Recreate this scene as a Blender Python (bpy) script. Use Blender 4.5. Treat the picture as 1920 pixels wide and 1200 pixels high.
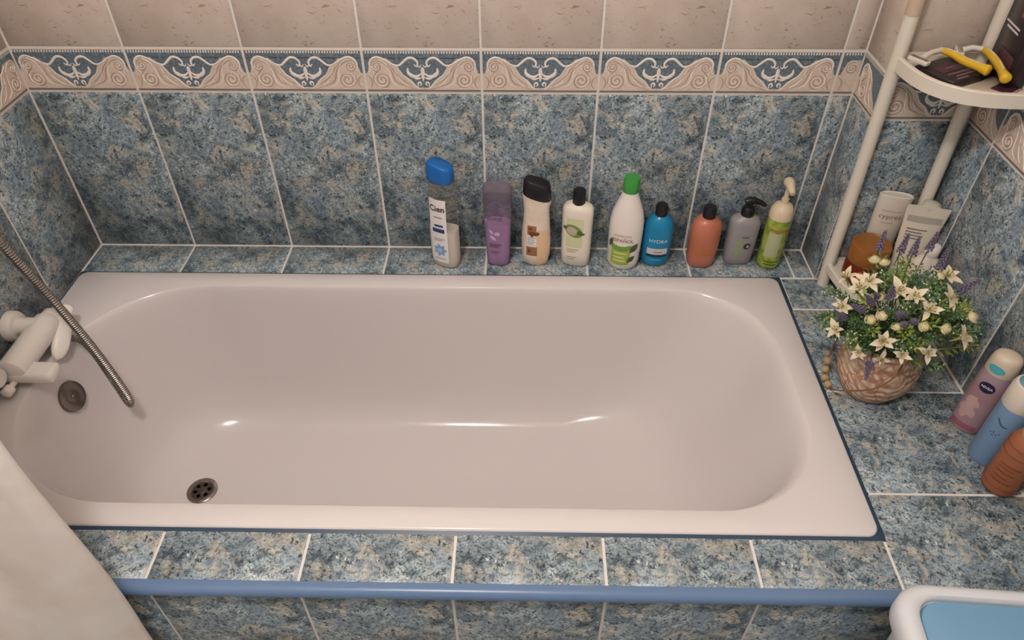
import bpy, bmesh, math, random
from mathutils import Vector, Matrix
random.seed(7)
for o in list(bpy.data.objects): bpy.data.objects.remove(o)
scn = bpy.context.scene
COL = scn.collection
LZ = 0.55                      # height of the tiled ledge above the floor

# ------------------------------------------------------------------ camera, world, light, exposure
cam_d = bpy.data.cameras.new('camera'); cam = bpy.data.objects.new('camera', cam_d); COL.objects.link(cam)
cam_d.sensor_width = 36.0; cam_d.lens = 1350.302 / 1920 * 36.0
cam_d.clip_start = 0.02
PT, YW, RL = 0.7360, -0.0204, -0.0040
cd = Vector((math.sin(YW)*math.cos(PT), math.cos(YW)*math.cos(PT), -math.sin(PT)))
cr = Vector((math.cos(YW), -math.sin(YW), 0)); cu_ = cr.cross(cd)
r2 = cr*math.cos(RL) + cu_*math.sin(RL); u2 = -cr*math.sin(RL) + cu_*math.cos(RL)
M = Matrix((r2, u2, -cd)).transposed().to_4x4(); M.translation = (1.0930, -1.4847, LZ + 1.0965)
cam.matrix_world = M
scn.camera = cam

w = bpy.data.worlds.new('world'); scn.world = w; w.use_nodes = True
bg = w.node_tree.nodes['Background']; bg.inputs[0].default_value = (1.0, 0.955, 0.94, 1); bg.inputs[1].default_value = 0.40

scn.view_settings.view_transform = 'Standard'
scn.view_settings.look = 'None'
scn.view_settings.gamma = 1.0
scn.view_settings.use_curve_mapping = False
scn.view_settings.exposure = 0.0

# the ceiling lamp of the room (its housing is built further down)
def bulb(name, loc, radius, power, color):
    d = bpy.data.lights.new(name, 'POINT'); d.shadow_soft_size = radius; d.energy = power; d.color = color
    o = bpy.data.objects.new(name, d); COL.objects.link(o); o.location = loc; return o
bulb('ceiling_lamp_offscreen', (0.80, -1.34, LZ+1.82), 0.07, 50.0, (1.0, 0.935, 0.925))

# ------------------------------------------------------------------ helpers
def lin(c):
    if isinstance(c, str): c = [int(c[i:i+2], 16)/255 for i in (0, 2, 4)]
    return tuple((x/12.92 if x <= 0.04045 else ((x+0.055)/1.055)**2.4) for x in c) + (1,)

MATS = {}
def mat(name, col='ffffff', rough=0.5, metal=0.0, trans=0.0, ior=1.45, spec=0.5, emit=None, coat=0.0, sss=0.0):
    if name in MATS: return MATS[name]
    m = bpy.data.materials.new(name); m.use_nodes = True
    b = m.node_tree.nodes['Principled BSDF']
    b.inputs['Base Color'].default_value = lin(col); b.inputs['Roughness'].default_value = rough
    b.inputs['Metallic'].default_value = metal; b.inputs['Transmission Weight'].default_value = trans
    b.inputs['IOR'].default_value = ior; b.inputs['Specular IOR Level'].default_value = spec
    b.inputs['Coat Weight'].default_value = coat
    if emit: b.inputs['Emission Color'].default_value = lin(emit[0]); b.inputs['Emission Strength'].default_value = emit[1]
    m.diffuse_color = lin(col)
    MATS[name] = m
    return m

class NT:
    def __init__(s, m): s.t = m.node_tree; s.b = s.t.nodes['Principled BSDF']
    def n(s, typ, **kw):
        nd = s.t.nodes.new(typ)
        for k, v in kw.items(): setattr(nd, k, v)
        return nd
    def l(s, a, b): s.t.links.new(a, b)
    def noise(s, vec, scale, detail=6, rough=0.6, dist=0.0):
        nd = s.n('ShaderNodeTexNoise'); nd.inputs['Scale'].default_value = scale; nd.inputs['Detail'].default_value = detail
        nd.inputs['Roughness'].default_value = rough; nd.inputs['Distortion'].default_value = dist
        s.l(vec, nd.inputs['Vector']); return nd.outputs['Fac']
    def ramp(s, fac, stops, interp='LINEAR'):
        nd = s.n('ShaderNodeValToRGB'); nd.color_ramp.interpolation = interp
        e = nd.color_ramp.elements
        while len(e) < len(stops): e.new(0.5)
        for k, (p, c) in enumerate(stops):
            e[k].position = p; e[k].color = lin(c) if isinstance(c, str) else (c, c, c, 1)
        s.l(fac, nd.inputs['Fac']); return nd.outputs['Color']
    def mix(s, fac, a, b, blend='MIX'):
        nd = s.n('ShaderNodeMix', data_type='RGBA', blend_type=blend)
        for sock, v in ((nd.inputs[0], fac), (nd.inputs[6], a), (nd.inputs[7], b)):
            if isinstance(v, (int, float)): sock.default_value = v
            elif isinstance(v, str): sock.default_value = lin(v)
            else: s.l(v, sock)
        return nd.outputs[2]
    def coord(s, offset=(0, 0, 0), scale=(1, 1, 1), kind='Object'):
        tc = s.n('ShaderNodeTexCoord'); mp = s.n('ShaderNodeMapping')
        mp.inputs['Location'].default_value = offset; mp.inputs['Scale'].default_value = scale
        s.l(tc.outputs[kind], mp.inputs['Vector']); return mp.outputs['Vector']
    def bump(s, h, strength, dist=0.002):
        nd = s.n('ShaderNodeBump'); nd.inputs['Strength'].default_value = strength; nd.inputs['Distance'].default_value = dist
        s.l(h, nd.inputs['Height']); s.l(nd.outputs['Normal'], s.b.inputs['Normal'])

def blue_tile_mat(name, off):
    m = mat(name, '8a9296', 0.32, spec=0.4); k = NT(m); v = k.coord(off)
    # grey ground with lighter clouds and darker blue-grey grain
    c = k.ramp(k.noise(v, 48, 9, 0.74, 0.7), [(0.33, '525f68'), (0.43, '82929a'), (0.51, 'a6b4b8'), (0.60, 'c2cdcf'), (0.72, 'dee5e5')])
    big = k.ramp(k.noise(v, 11, 3, 0.6, 0.5), [(0.38, 'b0b8be'), (0.56, 'ffffff')])
    c = k.mix(1.0, c, big, 'MULTIPLY')
    grain = k.ramp(k.noise(v, 230, 3, 0.6), [(0.36, '7c8286'), (0.52, 'ffffff')])
    c = k.mix(0.9, c, grain, 'MULTIPLY')
    # ochre and sand patches
    pat = k.ramp(k.noise(k.coord((off[0]+2.3, off[1]+0.4, 0)), 19, 5, 0.62, 1.0), [(0.52, 0.0), (0.62, 0.75)])
    tan = k.ramp(k.noise(v, 110, 5, 0.7), [(0.34, '8a8375'), (0.5, 'bcb6a6'), (0.66, 'd4d0c4')])
    c = k.mix(pat, c, tan)
    rus = k.ramp(k.noise(k.coord((off[0]+5.1, off[1], 0)), 24, 4, 0.6, 0.6), [(0.63, 0.0), (0.72, 0.5)])
    c = k.mix(rus, c, '94796a')
    # slate blue patches
    blu = k.ramp(k.noise(k.coord((off[0]+8.7, off[1]+1.1, 0)), 14, 5, 0.6, 0.6), [(0.51, 0.0), (0.64, 0.45)])
    c = k.mix(blu, c, k.ramp(k.noise(v, 120, 5, 0.7), [(0.36, '53677a'), (0.5, '8799a8'), (0.66, 'b4c3ce')]))
    fl = k.ramp(k.noise(v, 62, 3, 0.6, 1.0), [(0.655, 0.0), (0.69, 0.8)])
    c = k.mix(fl, c, 'dddedb')
    # dark squiggles along contour lines, and single pits
    con = k.ramp(k.noise(v, 38, 5, 0.62, 1.2), [(0.455, 0.0), (0.470, 1.0), (0.484, 1.0), (0.500, 0.0)])
    gate = k.ramp(k.noise(k.coord((off[0]+1.9, off[1]+3.0, 0)), 42, 3, 0.6), [(0.50, 0.0), (0.56, 0.9)])
    c = k.mix(k.mix(1.0, con, gate, 'MULTIPLY'), c, '2b3132')
    pits = k.ramp(k.noise(v, 125, 3, 0.5, 0.8), [(0.345, 0.92), (0.40, 0.0)])
    c = k.mix(pits, c, '2c3338')
    k.l(c, k.b.inputs['Base Color'])
    k.bump(k.noise(v, 150, 3, 0.5), 0.10, 0.001)
    return m
BLUE = [blue_tile_mat('blue_stone_tile', (0, 0, 0)), blue_tile_mat('blue_stone_tile_b', (3.3, 1.7, 0))]

def beige_tile_mat(name, off):
    m = mat(name, 'cdbba6', 0.4, spec=0.3); k = NT(m); v = k.coord(off)
    c = k.ramp(k.noise(v, 14, 6, 0.6, 0.4), [(0.3, 'c9baab'), (0.55, 'd3c5b8'), (0.75, 'd7cabf')])
    v2 = k.coord(off, (1, 1.9, 1))
    pits = k.ramp(k.noise(v2, 70, 4, 0.6, 1.0), [(0.34, 0.85), (0.40, 0.0)])
    gate = k.ramp(k.noise(v, 20, 3, 0.5), [(0.44, 0.0), (0.54, 0.9)])
    c = k.mix(k.mix(1.0, pits, gate, 'MULTIPLY'), c, '8b7550')
    sp = k.ramp(k.noise(v2, 130, 2, 0.5), [(0.27, 0.6), (0.33, 0.0)])
    c = k.mix(sp, c, '9a8468')
    k.l(c, k.b.inputs['Base Color']); return m
BEIGE = beige_tile_mat('beige_travertine_tile', (0, 0, 0))
GROUT = mat('grout', 'ded9d2', 0.9, spec=0.1)
GROUT_W = mat('wall_grout', 'ded9d2', 0.9, spec=0.1)
NAVY = mat('border_blue', '4e5e6c', 0.4)
kk = NT(NAVY); kk.l(kk.ramp(kk.noise(kk.coord(), 160, 5, 0.7), [(0.35, '4a5862'), (0.58, '72808a'), (0.72, '98a4a8')]), kk.b.inputs['Base Color'])
CREAMB = mat('border_cream', 'd0b8a2', 0.45)
kk = NT(CREAMB); kk.l(kk.ramp(kk.noise(kk.coord(), 60, 5, 0.7), [(0.35, 'cdb8a6'), (0.55, 'd6c8b8'), (0.7, 'd6cdbe')]), kk.b.inputs['Base Color'])
IVORY = mat('border_ivory', 'ebe2d8', 0.45)
BROWN = mat('border_brown', '80706a', 0.5)
TANL = mat('border_tan_line', 'b89d8c', 0.5)
WHITEP = mat('white_plastic', 'e6dfd6', 0.35)
ENAMEL = mat('white_enamel', 'd6cfcd', 0.13, spec=0.4)
CHROME = mat('brushed_steel', '8f8680', 0.28, metal=1.0)
HOSE = mat('steel_hose', '8c8680', 0.32, metal=0.9)

def mk(name, verts, faces, mats, parent=None, smooth=False, fm=None):
    me = bpy.data.meshes.new(name); me.from_pydata([tuple(v) for v in verts], [], faces)
    for m in (mats if isinstance(mats, (list, tuple)) else [mats]): me.materials.append(m)
    if fm: me.polygons.foreach_set('material_index', fm)
    if smooth: me.polygons.foreach_set('use_smooth', [True]*len(me.polygons))
    me.update(); me.validate()
    return inst(name, me, parent)
def inst(name, me, parent=None):
    o = bpy.data.objects.new(name, me); COL.objects.link(o)
    if parent: o.parent = parent
    return o
def empty(name, loc, rz=0.0, rot=None):
    o = bpy.data.objects.new(name, None); COL.objects.link(o); o.location = loc
    o.rotation_euler = rot if rot else (0, 0, rz); o.empty_display_size = 0.02
    return o
def tag(o, label, cat, group=None):
    o['label'] = label; o['category'] = cat
    if group: o['group'] = group
    return o
def struct(o): o['kind'] = 'structure'; return o

class MB:                                   # collects shapes into one mesh
    def __init__(s): s.v = []; s.f = []; s.m = []
    def add(s, v, f, mi=0):
        b = len(s.v); s.v += [tuple(x) for x in v]; s.f += [[i+b for i in q] for q in f]; s.m += [mi]*len(f); return s
    def box(s, x0, x1, y0, y1, z0, z1, mi=0):
        v = [(x, y, z) for z in (z0, z1) for y in (y0, y1) for x in (x0, x1)]
        return s.add(v, [[0,2,3,1],[4,5,7,6],[0,1,5,4],[2,6,7,3],[0,4,6,2],[1,3,7,5]], mi)
    def tube(s, pts, rad, seg=12, cap=True, mi=0):
        pts = [Vector(p) for p in pts]; n = len(pts)
        rad = rad if isinstance(rad, (list, tuple)) else [rad]*n
        up = None; V = []
        for i, p in enumerate(pts):
            t = (pts[min(i+1, n-1)]-pts[max(i-1, 0)]).normalized()
            if up is None: up = Vector((0, 0, 1)) if abs(t.z) < 0.9 else Vector((1, 0, 0))
            a = (up - t*up.dot(t)).normalized(); up = a; b = t.cross(a)
            V += [p + (a*math.cos(2*math.pi*k/seg)+b*math.sin(2*math.pi*k/seg))*rad[i] for k in range(seg)]
        F = [[i*seg+k, i*seg+(k+1) % seg, (i+1)*seg+(k+1) % seg, (i+1)*seg+k] for i in range(n-1) for k in range(seg)]
        if cap: F += [list(range(seg))[::-1], [(n-1)*seg+k for k in range(seg)]]
        return s.add(V, F, mi)
    def lathe(s, prof, seg=32, c=(0, 0, 0), mi=0, axis='z'):
        V = []; 
        for r, z in prof:
            for k in range(seg):
                a = 2*math.pi*k/seg; x, y = r*math.cos(a), r*math.sin(a)
                q = (x, y, z) if axis == 'z' else ((z, x, y) if axis == 'x' else (y, z, x))
                V.append((q[0]+c[0], q[1]+c[1], q[2]+c[2]))
        n = len(prof)
        F = [[i*seg+k, i*seg+(k+1) % seg, (i+1)*seg+(k+1) % seg, (i+1)*seg+k] for i in range(n-1) for k in range(seg)]
        F += [list(range(seg))[::-1], [(n-1)*seg+k for k in range(seg)]]
        return s.add(V, F, mi)
    def build(s, name, mats, parent=None, smooth=False): return mk(name, s.v, s.f, mats, parent, smooth, s.m)

def soft(o, angle=40):                      # smooth shading with sharp edges kept
    me = o.data
    me.polygons.foreach_set('use_smooth', [True]*len(me.polygons))
    bm = bmesh.new(); bm.from_mesh(me)
    for e in bm.edges:
        if len(e.link_faces) == 2 and e.calc_face_angle(0) > math.radians(angle): e.smooth = False
    bm.to_mesh(me); bm.free(); return o

def bevel_box_mesh(name, sx, sy, sz, bev, mats, seg=2, z0=0.0):
    bm = bmesh.new(); bmesh.ops.create_cube(bm, size=1.0)
    for v in bm.verts: v.co = Vector((v.co.x*sx, v.co.y*sy, (v.co.z+0.5)*sz + z0))
    bmesh.ops.bevel(bm, geom=list(bm.edges), offset=bev, segments=seg, affect='EDGES', profile=0.5)
    me = bpy.data.meshes.new(name); bm.to_mesh(me); bm.free()
    for m in (mats if isinstance(mats, (list, tuple)) else [mats]): me.materials.append(m)
    me.polygons.foreach_set('use_smooth', [True]*len(me.polygons))
    return me

# ------------------------------------------------------------------ room shell
XL, XR, XR2, YJ, YE = 0.008, 1.796, 1.990, -0.116, -0.922
H2, H1, HT = 0.4137, 0.5094, 1.95
GR = 0.0015                                   # grout recess
def slab(name, b, m): 
    return struct(MB().box(*b).build(name, m))
YF = -2.45
wall_back = slab('wall_back', (XL-0.1, XR+0.003, GR, 0.12, 0, LZ+HT), GROUT_W)
wall_left = slab('wall_left', (XL-0.1, XL-GR, YF, GR, 0, LZ+HT), GROUT_W)
mb = MB(); mb.box(XR+GR, XR2+0.1, YJ+GR, 0.12, 0, LZ+HT)
wall_return = struct(mb.build('wall_return', GROUT_W))
wall_right = slab('wall_right', (XR2+GR, XR2+0.1, YF, YJ+GR, 0, LZ+HT), GROUT_W)
floor = slab('floor', (XL-0.1, XR2+0.1, YF, 0.12, -0.08, 0.0), mat('floor_tile', '857a70', 0.4))
ceiling = slab('ceiling', (XL-0.1, XR2+0.1, YF, 0.12, LZ+HT, LZ+HT+0.08), mat('ceiling_paint', 'ece6dc', 0.9))

mb = MB()
mb.box(XL-GR, XR2+GR, -0.112, GR, 0, LZ-GR)
mb.box(1.712, XR2+GR, YE+0.004, -0.112, 0, LZ-GR)
mb.box(XL-GR, 1.712, YE+0.004, -0.820, 0, LZ-GR)
surround = struct(mb.build('wall_tub_surround', GROUT))

R_BACK = Matrix(((1,0,0),(0,0,-1),(0,1,0)))          # columns: local x, y, z in the world
R_LEFT = Matrix(((0,0,1),(1,0,0),(0,1,0)))
R_RIGHT = Matrix(((0,0,-1),(-1,0,0),(0,1,0)))
R_TOP = Matrix.Identity(3)
TILE = {}
GAP = 0.0050
def tile(parent, name, c, sx, sy, rot, m, gap=GAP):
    key = (round(sx, 3), round(sy, 3), m.name)
    if key not in TILE: TILE[key] = bevel_box_mesh(name, sx-gap, sy-gap, 0.005, 0.0009, m, 1, -0.005)
    o = inst(name, TILE[key], parent)
    mw = rot.to_4x4(); mw.translation = c; o.matrix_local = mw
    return o

# border tile: one mesh with its printed relief, shared by all border tiles of one width
def stroke(mb, pts, width, z, h, mi, taper=True):
    P = [Vector((p[0], p[1], 0)) for p in pts]; n = len(P); V = []
    for i, p in enumerate(P):
        t = (P[min(i+1, n-1)]-P[max(i-1, 0)])
        if t.length < 1e-9: t = Vector((1, 0, 0))
        t.normalize(); q = Vector((-t.y, t.x, 0)); s = i/(n-1)
        ww = width*0.5*((0.35+0.65*math.sin(math.pi*min(1, s*1.0+0.0)) ) if taper else 1.0)
        V += [p+q*ww+Vector((0, 0, z)), p+Vector((0, 0, z+h)), p-q*ww+Vector((0, 0, z))]
    F = []
    for i in range(n-1):
        a = i*3; b = a+3
        F += [[a, a+1, b+1, b], [a+1, a+2, b+2, b+1]]
    F = [f[::-1] for f in F]
    mb.add(V, F, mi)
def spiral(cx, cy, r0, r1, a0, turns, n=22):
    return [(cx+(r0+(r1-r0)*i/n)*math.cos(a0+turns*2*math.pi*i/n), cy+(r0+(r1-r0)*i/n)*math.sin(a0+turns*2*math.pi*i/n)) for i in range(n+1)]
def smooth_pts(ctrl, n=24):
    P = [Vector((c[0], c[1], 0)) for c in ctrl]; P = [P[0]*2-P[1]]+P+[P[-1]*2-P[-2]]; out = []
    m = len(P)-3
    for k in range(n+1):
        t = k/n*m; i = min(int(t), m-1); f = t-i; a, b, c, d = P[i:i+4]
        q = 0.5*((2*b)+(c-a)*f+(2*a-5*b+4*c-d)*f*f+(3*b-a-3*c+d)*f**3); out.append((q.x, q.y))
    return out
BORDER = {}
def border_mesh(W, H):
    key = (round(W, 3), round(H, 3))
    if key in BORDER: return BORDER[key]
    full = 0.25; x0, x1 = -W/2+GAP/2, W/2-GAP/2; g = GAP/2
    mb = MB(); mb.box(x0, x1, -H/2+g, H/2-g, -0.005, 0, 0)
    fx = lambda u: (u-0.5)*full if W > 0.2 else (-W/2+u*full)         # cut tiles keep the print's left part
    fy = lambda v: (v-0.5)*H
    ok = lambda u: x0+0.001 < fx(u) < x1-0.001
    def clipx(u): return max(x0+0.0004, min(x1-0.0004, fx(u)))
    def poly(pts, z, mi):
        pts = [(clipx(u), fy(v)) for u, v in pts]
        bm = bmesh.new(); vs = [bm.verts.new((x, y, z)) for x, y in pts]
        try: f = bm.faces.new(vs)
        except Exception: bm.free(); return
        bmesh.ops.remove_doubles(bm, verts=bm.verts, dist=1e-5)
        bmesh.ops.triangulate(bm, faces=bm.faces); bm.normal_update()
        bm.verts.index_update()
        V = [v.co[:] for v in bm.verts]; F = []
        for f in bm.faces:
            ids = [v.index for v in f.verts]; F.append(ids if f.normal.z > 0 else ids[::-1])
        if F: mb.add(V, F, mi)
        bm.free()
    Z = 0.0003
    poly([(0, 0.79), (1, 0.79), (1, 0.955), (0, 0.955)], Z, 1)                    # blue band
    poly([(0, 0.45), (0.03, 0.47), (0.045, 0.62), (0.06, 0.74), (0.09, 0.80), (0, 0.80)], Z, 1)
    poly([(1, 0.45), (1, 0.80), (0.91, 0.80), (0.94, 0.74), (0.955, 0.62), (0.97, 0.47)], Z, 1)
    cart = [(0.20, 0.80), (0.24, 0.70), (0.28, 0.60), (0.31, 0.47), (0.35, 0.38), (0.40, 0.30), (0.43, 0.20), (0.455, 0.13), (0.5, 0.10)]
    poly(cart+[(1-u, v) for u, v in cart[-2::-1]], Z, 1)
    poly([(0, 0.035), (1, 0.035), (1, 0.075), (0, 0.075)], Z, 3)                  # brown foot line
    n = 44
    for i in range(n):                                                            # dentils
        u = (i+0.5)/n
        if ok(u-0.004) and ok(u+0.004): poly([(u-0.0055, 0.90), (u+0.0055, 0.90), (u+0.0055, 0.95), (u-0.0055, 0.95)], Z*1.6, 2)
    def st(ctrl, wd, mi, h=0.0009, n=24):
        for mir in (0, 1):
            c = [(1-u if mir else u, v) for u, v in ctrl]
            if all(ok(u) for u, v in c): stroke(mb, smooth_pts([(fx(u), fy(v)) for u, v in c], n), wd, Z*1.5, h, mi)
    def sp(u, v, r0, r1, a0, turns, wd, mi):
        for mir in (0, 1):
            uu = 1-u if mir else u
            if ok(uu-r0/full*0.9) and ok(uu+r0/full*0.9):
                pts = spiral(fx(u), fy(v), r0, r1, a0, turns)
                if mir: pts = [(2*fx(0.5)-x, y) for x, y in pts] if W > 0.2 else pts
                stroke(mb, pts, wd, Z*1.5, 0.0010, mi, False)
    st([(0.19, 0.74), (0.25, 0.66), (0.30, 0.63), (0.345, 0.72), (0.385, 0.80), (0.43, 0.79), (0.462, 0.70), (0.45, 0.61), (0.43, 0.66)], 0.0052, 2)
    st([(0.495, 0.66), (0.478, 0.60), (0.46, 0.64), (0.468, 0.72)], 0.003, 2)
    st([(0.375, 0.58), (0.375, 0.48), (0.405, 0.40), (0.45, 0.385), (0.487, 0.45)], 0.0075, 2)
    st([(0.40, 0.46), (0.42, 0.38), (0.45, 0.33), (0.49, 0.36)], 0.005, 2)
    st([(0.455, 0.14), (0.452, 0.22), (0.47, 0.25), (0.48, 0.20), (0.467, 0.17)], 0.004, 2)
    st([(0.5, 0.12), (0.455, 0.11), (0.42, 0.18), (0.37, 0.33), (0.325, 0.42), (0.295, 0.56), (0.27, 0.64)], 0.003, 2)
    st([(0.27, 0.63), (0.22, 0.70), (0.17, 0.78), (0.12, 0.82), (0.075, 0.77), (0.052, 0.66), (0.06, 0.53), (0.04, 0.46)], 0.0045, 2)
    st([(0.11, 0.75), (0.16, 0.70), (0.20, 0.62), (0.235, 0.50), (0.25, 0.36), (0.28, 0.24), (0.36, 0.16), (0.43, 0.09)], 0.003, 4)
    st([(0.18, 0.72), (0.24, 0.58), (0.28, 0.42), (0.33, 0.30), (0.40, 0.18)], 0.0026, 4)
    if ok(0.5):
        stroke(mb, smooth_pts([(fx(0.5), fy(0.60)), (fx(0.5), fy(0.5)), (fx(0.5), fy(0.28))]), 0.008, Z*1.5, 0.001, 2)
    st([(0.06, 0.70), (0.075, 0.52), (0.085, 0.36), (0.085, 0.22), (0.12, 0.12), (0.19, 0.10)], 0.0028, 2)
    st([(0.13, 0.78), (0.19, 0.66), (0.215, 0.50), (0.225, 0.34), (0.24, 0.22), (0.30, 0.13)], 0.0032, 2)
    st([(0.02, 0.40), (0.05, 0.34), (0.06, 0.22), (0.04, 0.12)], 0.0026, 4)
    st([(0.26, 0.56), (0.285, 0.38), (0.33, 0.22), (0.39, 0.12)], 0.0026, 2)
    sp(0.108, 0.61, 0.0128, 0.002, 1.2, 1.9, 0.0028, 4); sp(0.108, 0.61, 0.0102, 0.001, 1.2, 1.8, 0.0018, 2)
    sp(0.150, 0.30, 0.0205, 0.003, 2.0, 2.2, 0.0030, 4)
    sp(0.150, 0.30, 0.0175, 0.002, 2.0, 1.9, 0.0024, 2)
    me = bpy.data.meshes.new('border_tile'); me.from_pydata(mb.v, [], mb.f)
    for m in (CREAMB, NAVY, IVORY, BROWN, TANL): me.materials.append(m)
    me.polygons.foreach_set('material_index', mb.m); me.update()
    BORDER[key] = me; return me
def border(parent, c, W, rot):
    o = inst('border_tile', border_mesh(W, H1-H2), parent)
    mw = rot.to_4x4(); mw.translation = c; o.matrix_local = mw

def column(parent, cx_fn, a0, a1, rot, rows=2):
    """one column of wall tiles between two wall coordinates"""
    W = abs(a1-a0); mid = (a0+a1)/2
    m = BLUE[0]
    tile(parent, 'blue_tile', cx_fn(mid, LZ+H2/2), W, H2, rot, m)
    border(parent, cx_fn(mid, LZ+(H1+H2)/2), W, rot)
    for r in range(rows):
        tile(parent, 'beige_tile', cx_fn(mid, LZ+H1+0.20+r*0.40), W, 0.40, rot, BEIGE)
xs = [XL]+[0.25*k for k in range(1, 8)]+[XR]
for a, b in zip(xs[:-1], xs[1:]): column(wall_back, lambda u, z: (u, 0, z), a, b, R_BACK)
ys = [0, -0.234, -0.484, -0.734, -0.984, -1.234]
for a, b in zip(ys[:-1], ys[1:]): column(wall_left, lambda u, z: (XL, u, z), a, b, R_LEFT)
column(wall_return, lambda u, z: (XR, u, z), 0, YJ, R_RIGHT)
column(wall_return, lambda u, z: (u, YJ, z), XR, XR2, R_BACK)
ys = [YJ, -0.219, -0.469, -0.719, -0.969, -1.219]
for a, b in zip(ys[:-1], ys[1:]): column(wall_right, lambda u, z: (XR2, u, z), a, b, R_RIGHT)

# ledge tiles
for a, b in zip(xs[:-1], xs[1:]):
    tile(surround, 'ledge_tile', ((a+b)/2, -0.056, LZ), b-a, 0.112, R_TOP, BLUE[0])
tile(surround, 'ledge_tile', ((1.714+XR2)/2, -0.171, LZ), XR2-1.714, 0.112, R_TOP, BLUE[1])
for a, b in ((-0.228, -0.481), (-0.481, -0.727), (-0.727, YE)):
    tile(surround, 'ledge_tile', ((1.708+XR2)/2, (a+b)/2, LZ), XR2-1.708, a-b, R_TOP, BLUE[1])
fx_ = [XL]+[0.2323+0.25*k for k in range(0, 6)]+[1.708]
for a, b in zip(fx_[:-1], fx_[1:]):
    tile(surround, 'ledge_tile', ((a+b)/2, (YE-0.818)/2+0.001, LZ), b-a, 0.100, R_TOP, BLUE[1])
# apron tiles below the blue edge strip
ax_ = [XL]+[0.2323+0.25*k for k in range(0, 7)]+[XR2]
for a, b in zip(ax_[:-1], ax_[1:]):
    tile(surround, 'apron_tile', ((a+b)/2, YE+0.002, LZ-0.012-0.2), b-a, 0.40, R_BACK, BLUE[0])

# blue quarter-round edge strip along the front of the ledge
mb = MB(); prof = [(YE+0.012, LZ+0.0008), (YE+0.004, LZ+0.0008)]
prof += [(YE+0.004-0.013*math.sin(t), LZ-0.012+0.0128*math.cos(t)) for t in [math.pi/2*i/6 for i in range(1, 7)]]
prof += [(YE-0.009, LZ-0.0135), (YE+0.004, LZ-0.0135)]
n = len(prof); V = [(x, y, z) for x in (XL, XR2) for y, z in prof]
F = [[i, (i+1) % n, n+(i+1) % n, n+i] for i in range(n)]+[list(range(n))[::-1], list(range(n, 2*n))]
trim1 = struct(soft(mk('trim_1', V, F, mat('blue_edge_strip', '5f7898', 0.3))))

# ------------------------------------------------------------------ bathtub
TX0, TX1, TY0, TY1 = 0.013, 1.704, -0.816, -0.118
def rrect(x0, x1, y0, y1, rl, rr, n=18, ns=8):
    """rounded rectangle with its own corner radii at the left and right end, always the same count of points"""
    out = []
    for cx, cy, r, a0 in ((x1-rr, y1-rr, rr, 0), (x0+rl, y1-rl, rl, 90), (x0+rl, y0+rl, rl, 180), (x1-rr, y0+rr, rr, 270)):
        for i in range(n+1):
            a = math.radians(a0+90*i/n); out.append((cx+r*math.cos(a), cy+r*math.sin(a)))
    # resample the straight runs so long quads stay regular
    P = []
    for i, p in enumerate(out):
        q = out[(i+1) % len(out)]; P.append(p)
        if (i+1) % (n+1) == 0:
            for k in range(1, ns): P.append((p[0]+(q[0]-p[0])*k/ns, p[1]+(q[1]-p[1])*k/ns))
    return P
rings = []
RT = 0.006
for z, ins in ((-0.030, 0.001), (0.001, 0.0), (0.0045, 0.0012), (RT, 0.004)):
    rings.append([(x, y, LZ+z) for x, y in rrect(TX0+ins, TX1-ins, TY0+ins, TY1-ins, 0.022-ins, 0.022-ins)])
prof = [(0.0, RT), (0.012, RT-0.001), (0.03, RT-0.005), (0.05, RT-0.013), (0.07, RT-0.026), (0.095, -0.045), (0.14, -0.090), (0.20, -0.148), (0.28, -0.210), (0.36, -0.262),
        (0.45, -0.305), (0.55, -0.337), (0.67, -0.359), (0.79, -0.373), (0.90, -0.382), (1.0, -0.388)]
for a, z in prof:
    x0 = 0.082+0.185*a; x1 = 1.652-0.36*a**1.05; y0 = -0.772+0.140*a; y1 = -0.166-0.112*a
    hr = (y1-y0)/2
    rings.append([(x, y, LZ+z) for x, y in rrect(x0, x1, y0, y1, min(hr*0.96, 0.27-0.05*a), min(hr*0.8, 0.205+0.0*a))])
N = len(rings[0]); cxm, cym = 0.62, -0.469
for s in (0.75, 0.45, 0.15):
    rings.append([(cxm+(x-cxm)*s, cym+(y-cym)*s, z-0.003*(1-s)) for x, y, z in rings[len(prof)+3]])
V = [p for r in rings for p in r]; F = []
for i in range(len(rings)-1):
    for k in range(N): F.append([i*N+k, i*N+(k+1) % N, (i+1)*N+(k+1) % N, (i+1)*N+k])
F.append([(len(rings)-1)*N+k for k in range(N)])
tub = empty('bathtub', (0.86, -0.467, 0.0)); off = Vector((0.86, -0.467, 0.0))
body = soft(mk('tub_body', [Vector(v)-off for v in V], F, ENAMEL, tub), 60)
tag(tub, 'white enamelled bathtub set into the blue tiled ledge', 'bathtub')
def cut(o, mb_cut):                          # cuts an opening through a part; the cutter is removed again
    c = mb_cut.build('cutter', ENAMEL, o.parent)
    md = o.modifiers.new('cut', 'BOOLEAN'); md.operation = 'DIFFERENCE'; md.solver = 'EXACT'; md.use_hole_tolerant = True; md.object = c
    bpy.context.view_layer.update()
    me = bpy.data.meshes.new_from_object(o.evaluated_get(bpy.context.evaluated_depsgraph_get()))
    o.modifiers.clear(); o.data = me; bpy.data.objects.remove(c)
    return o
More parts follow.
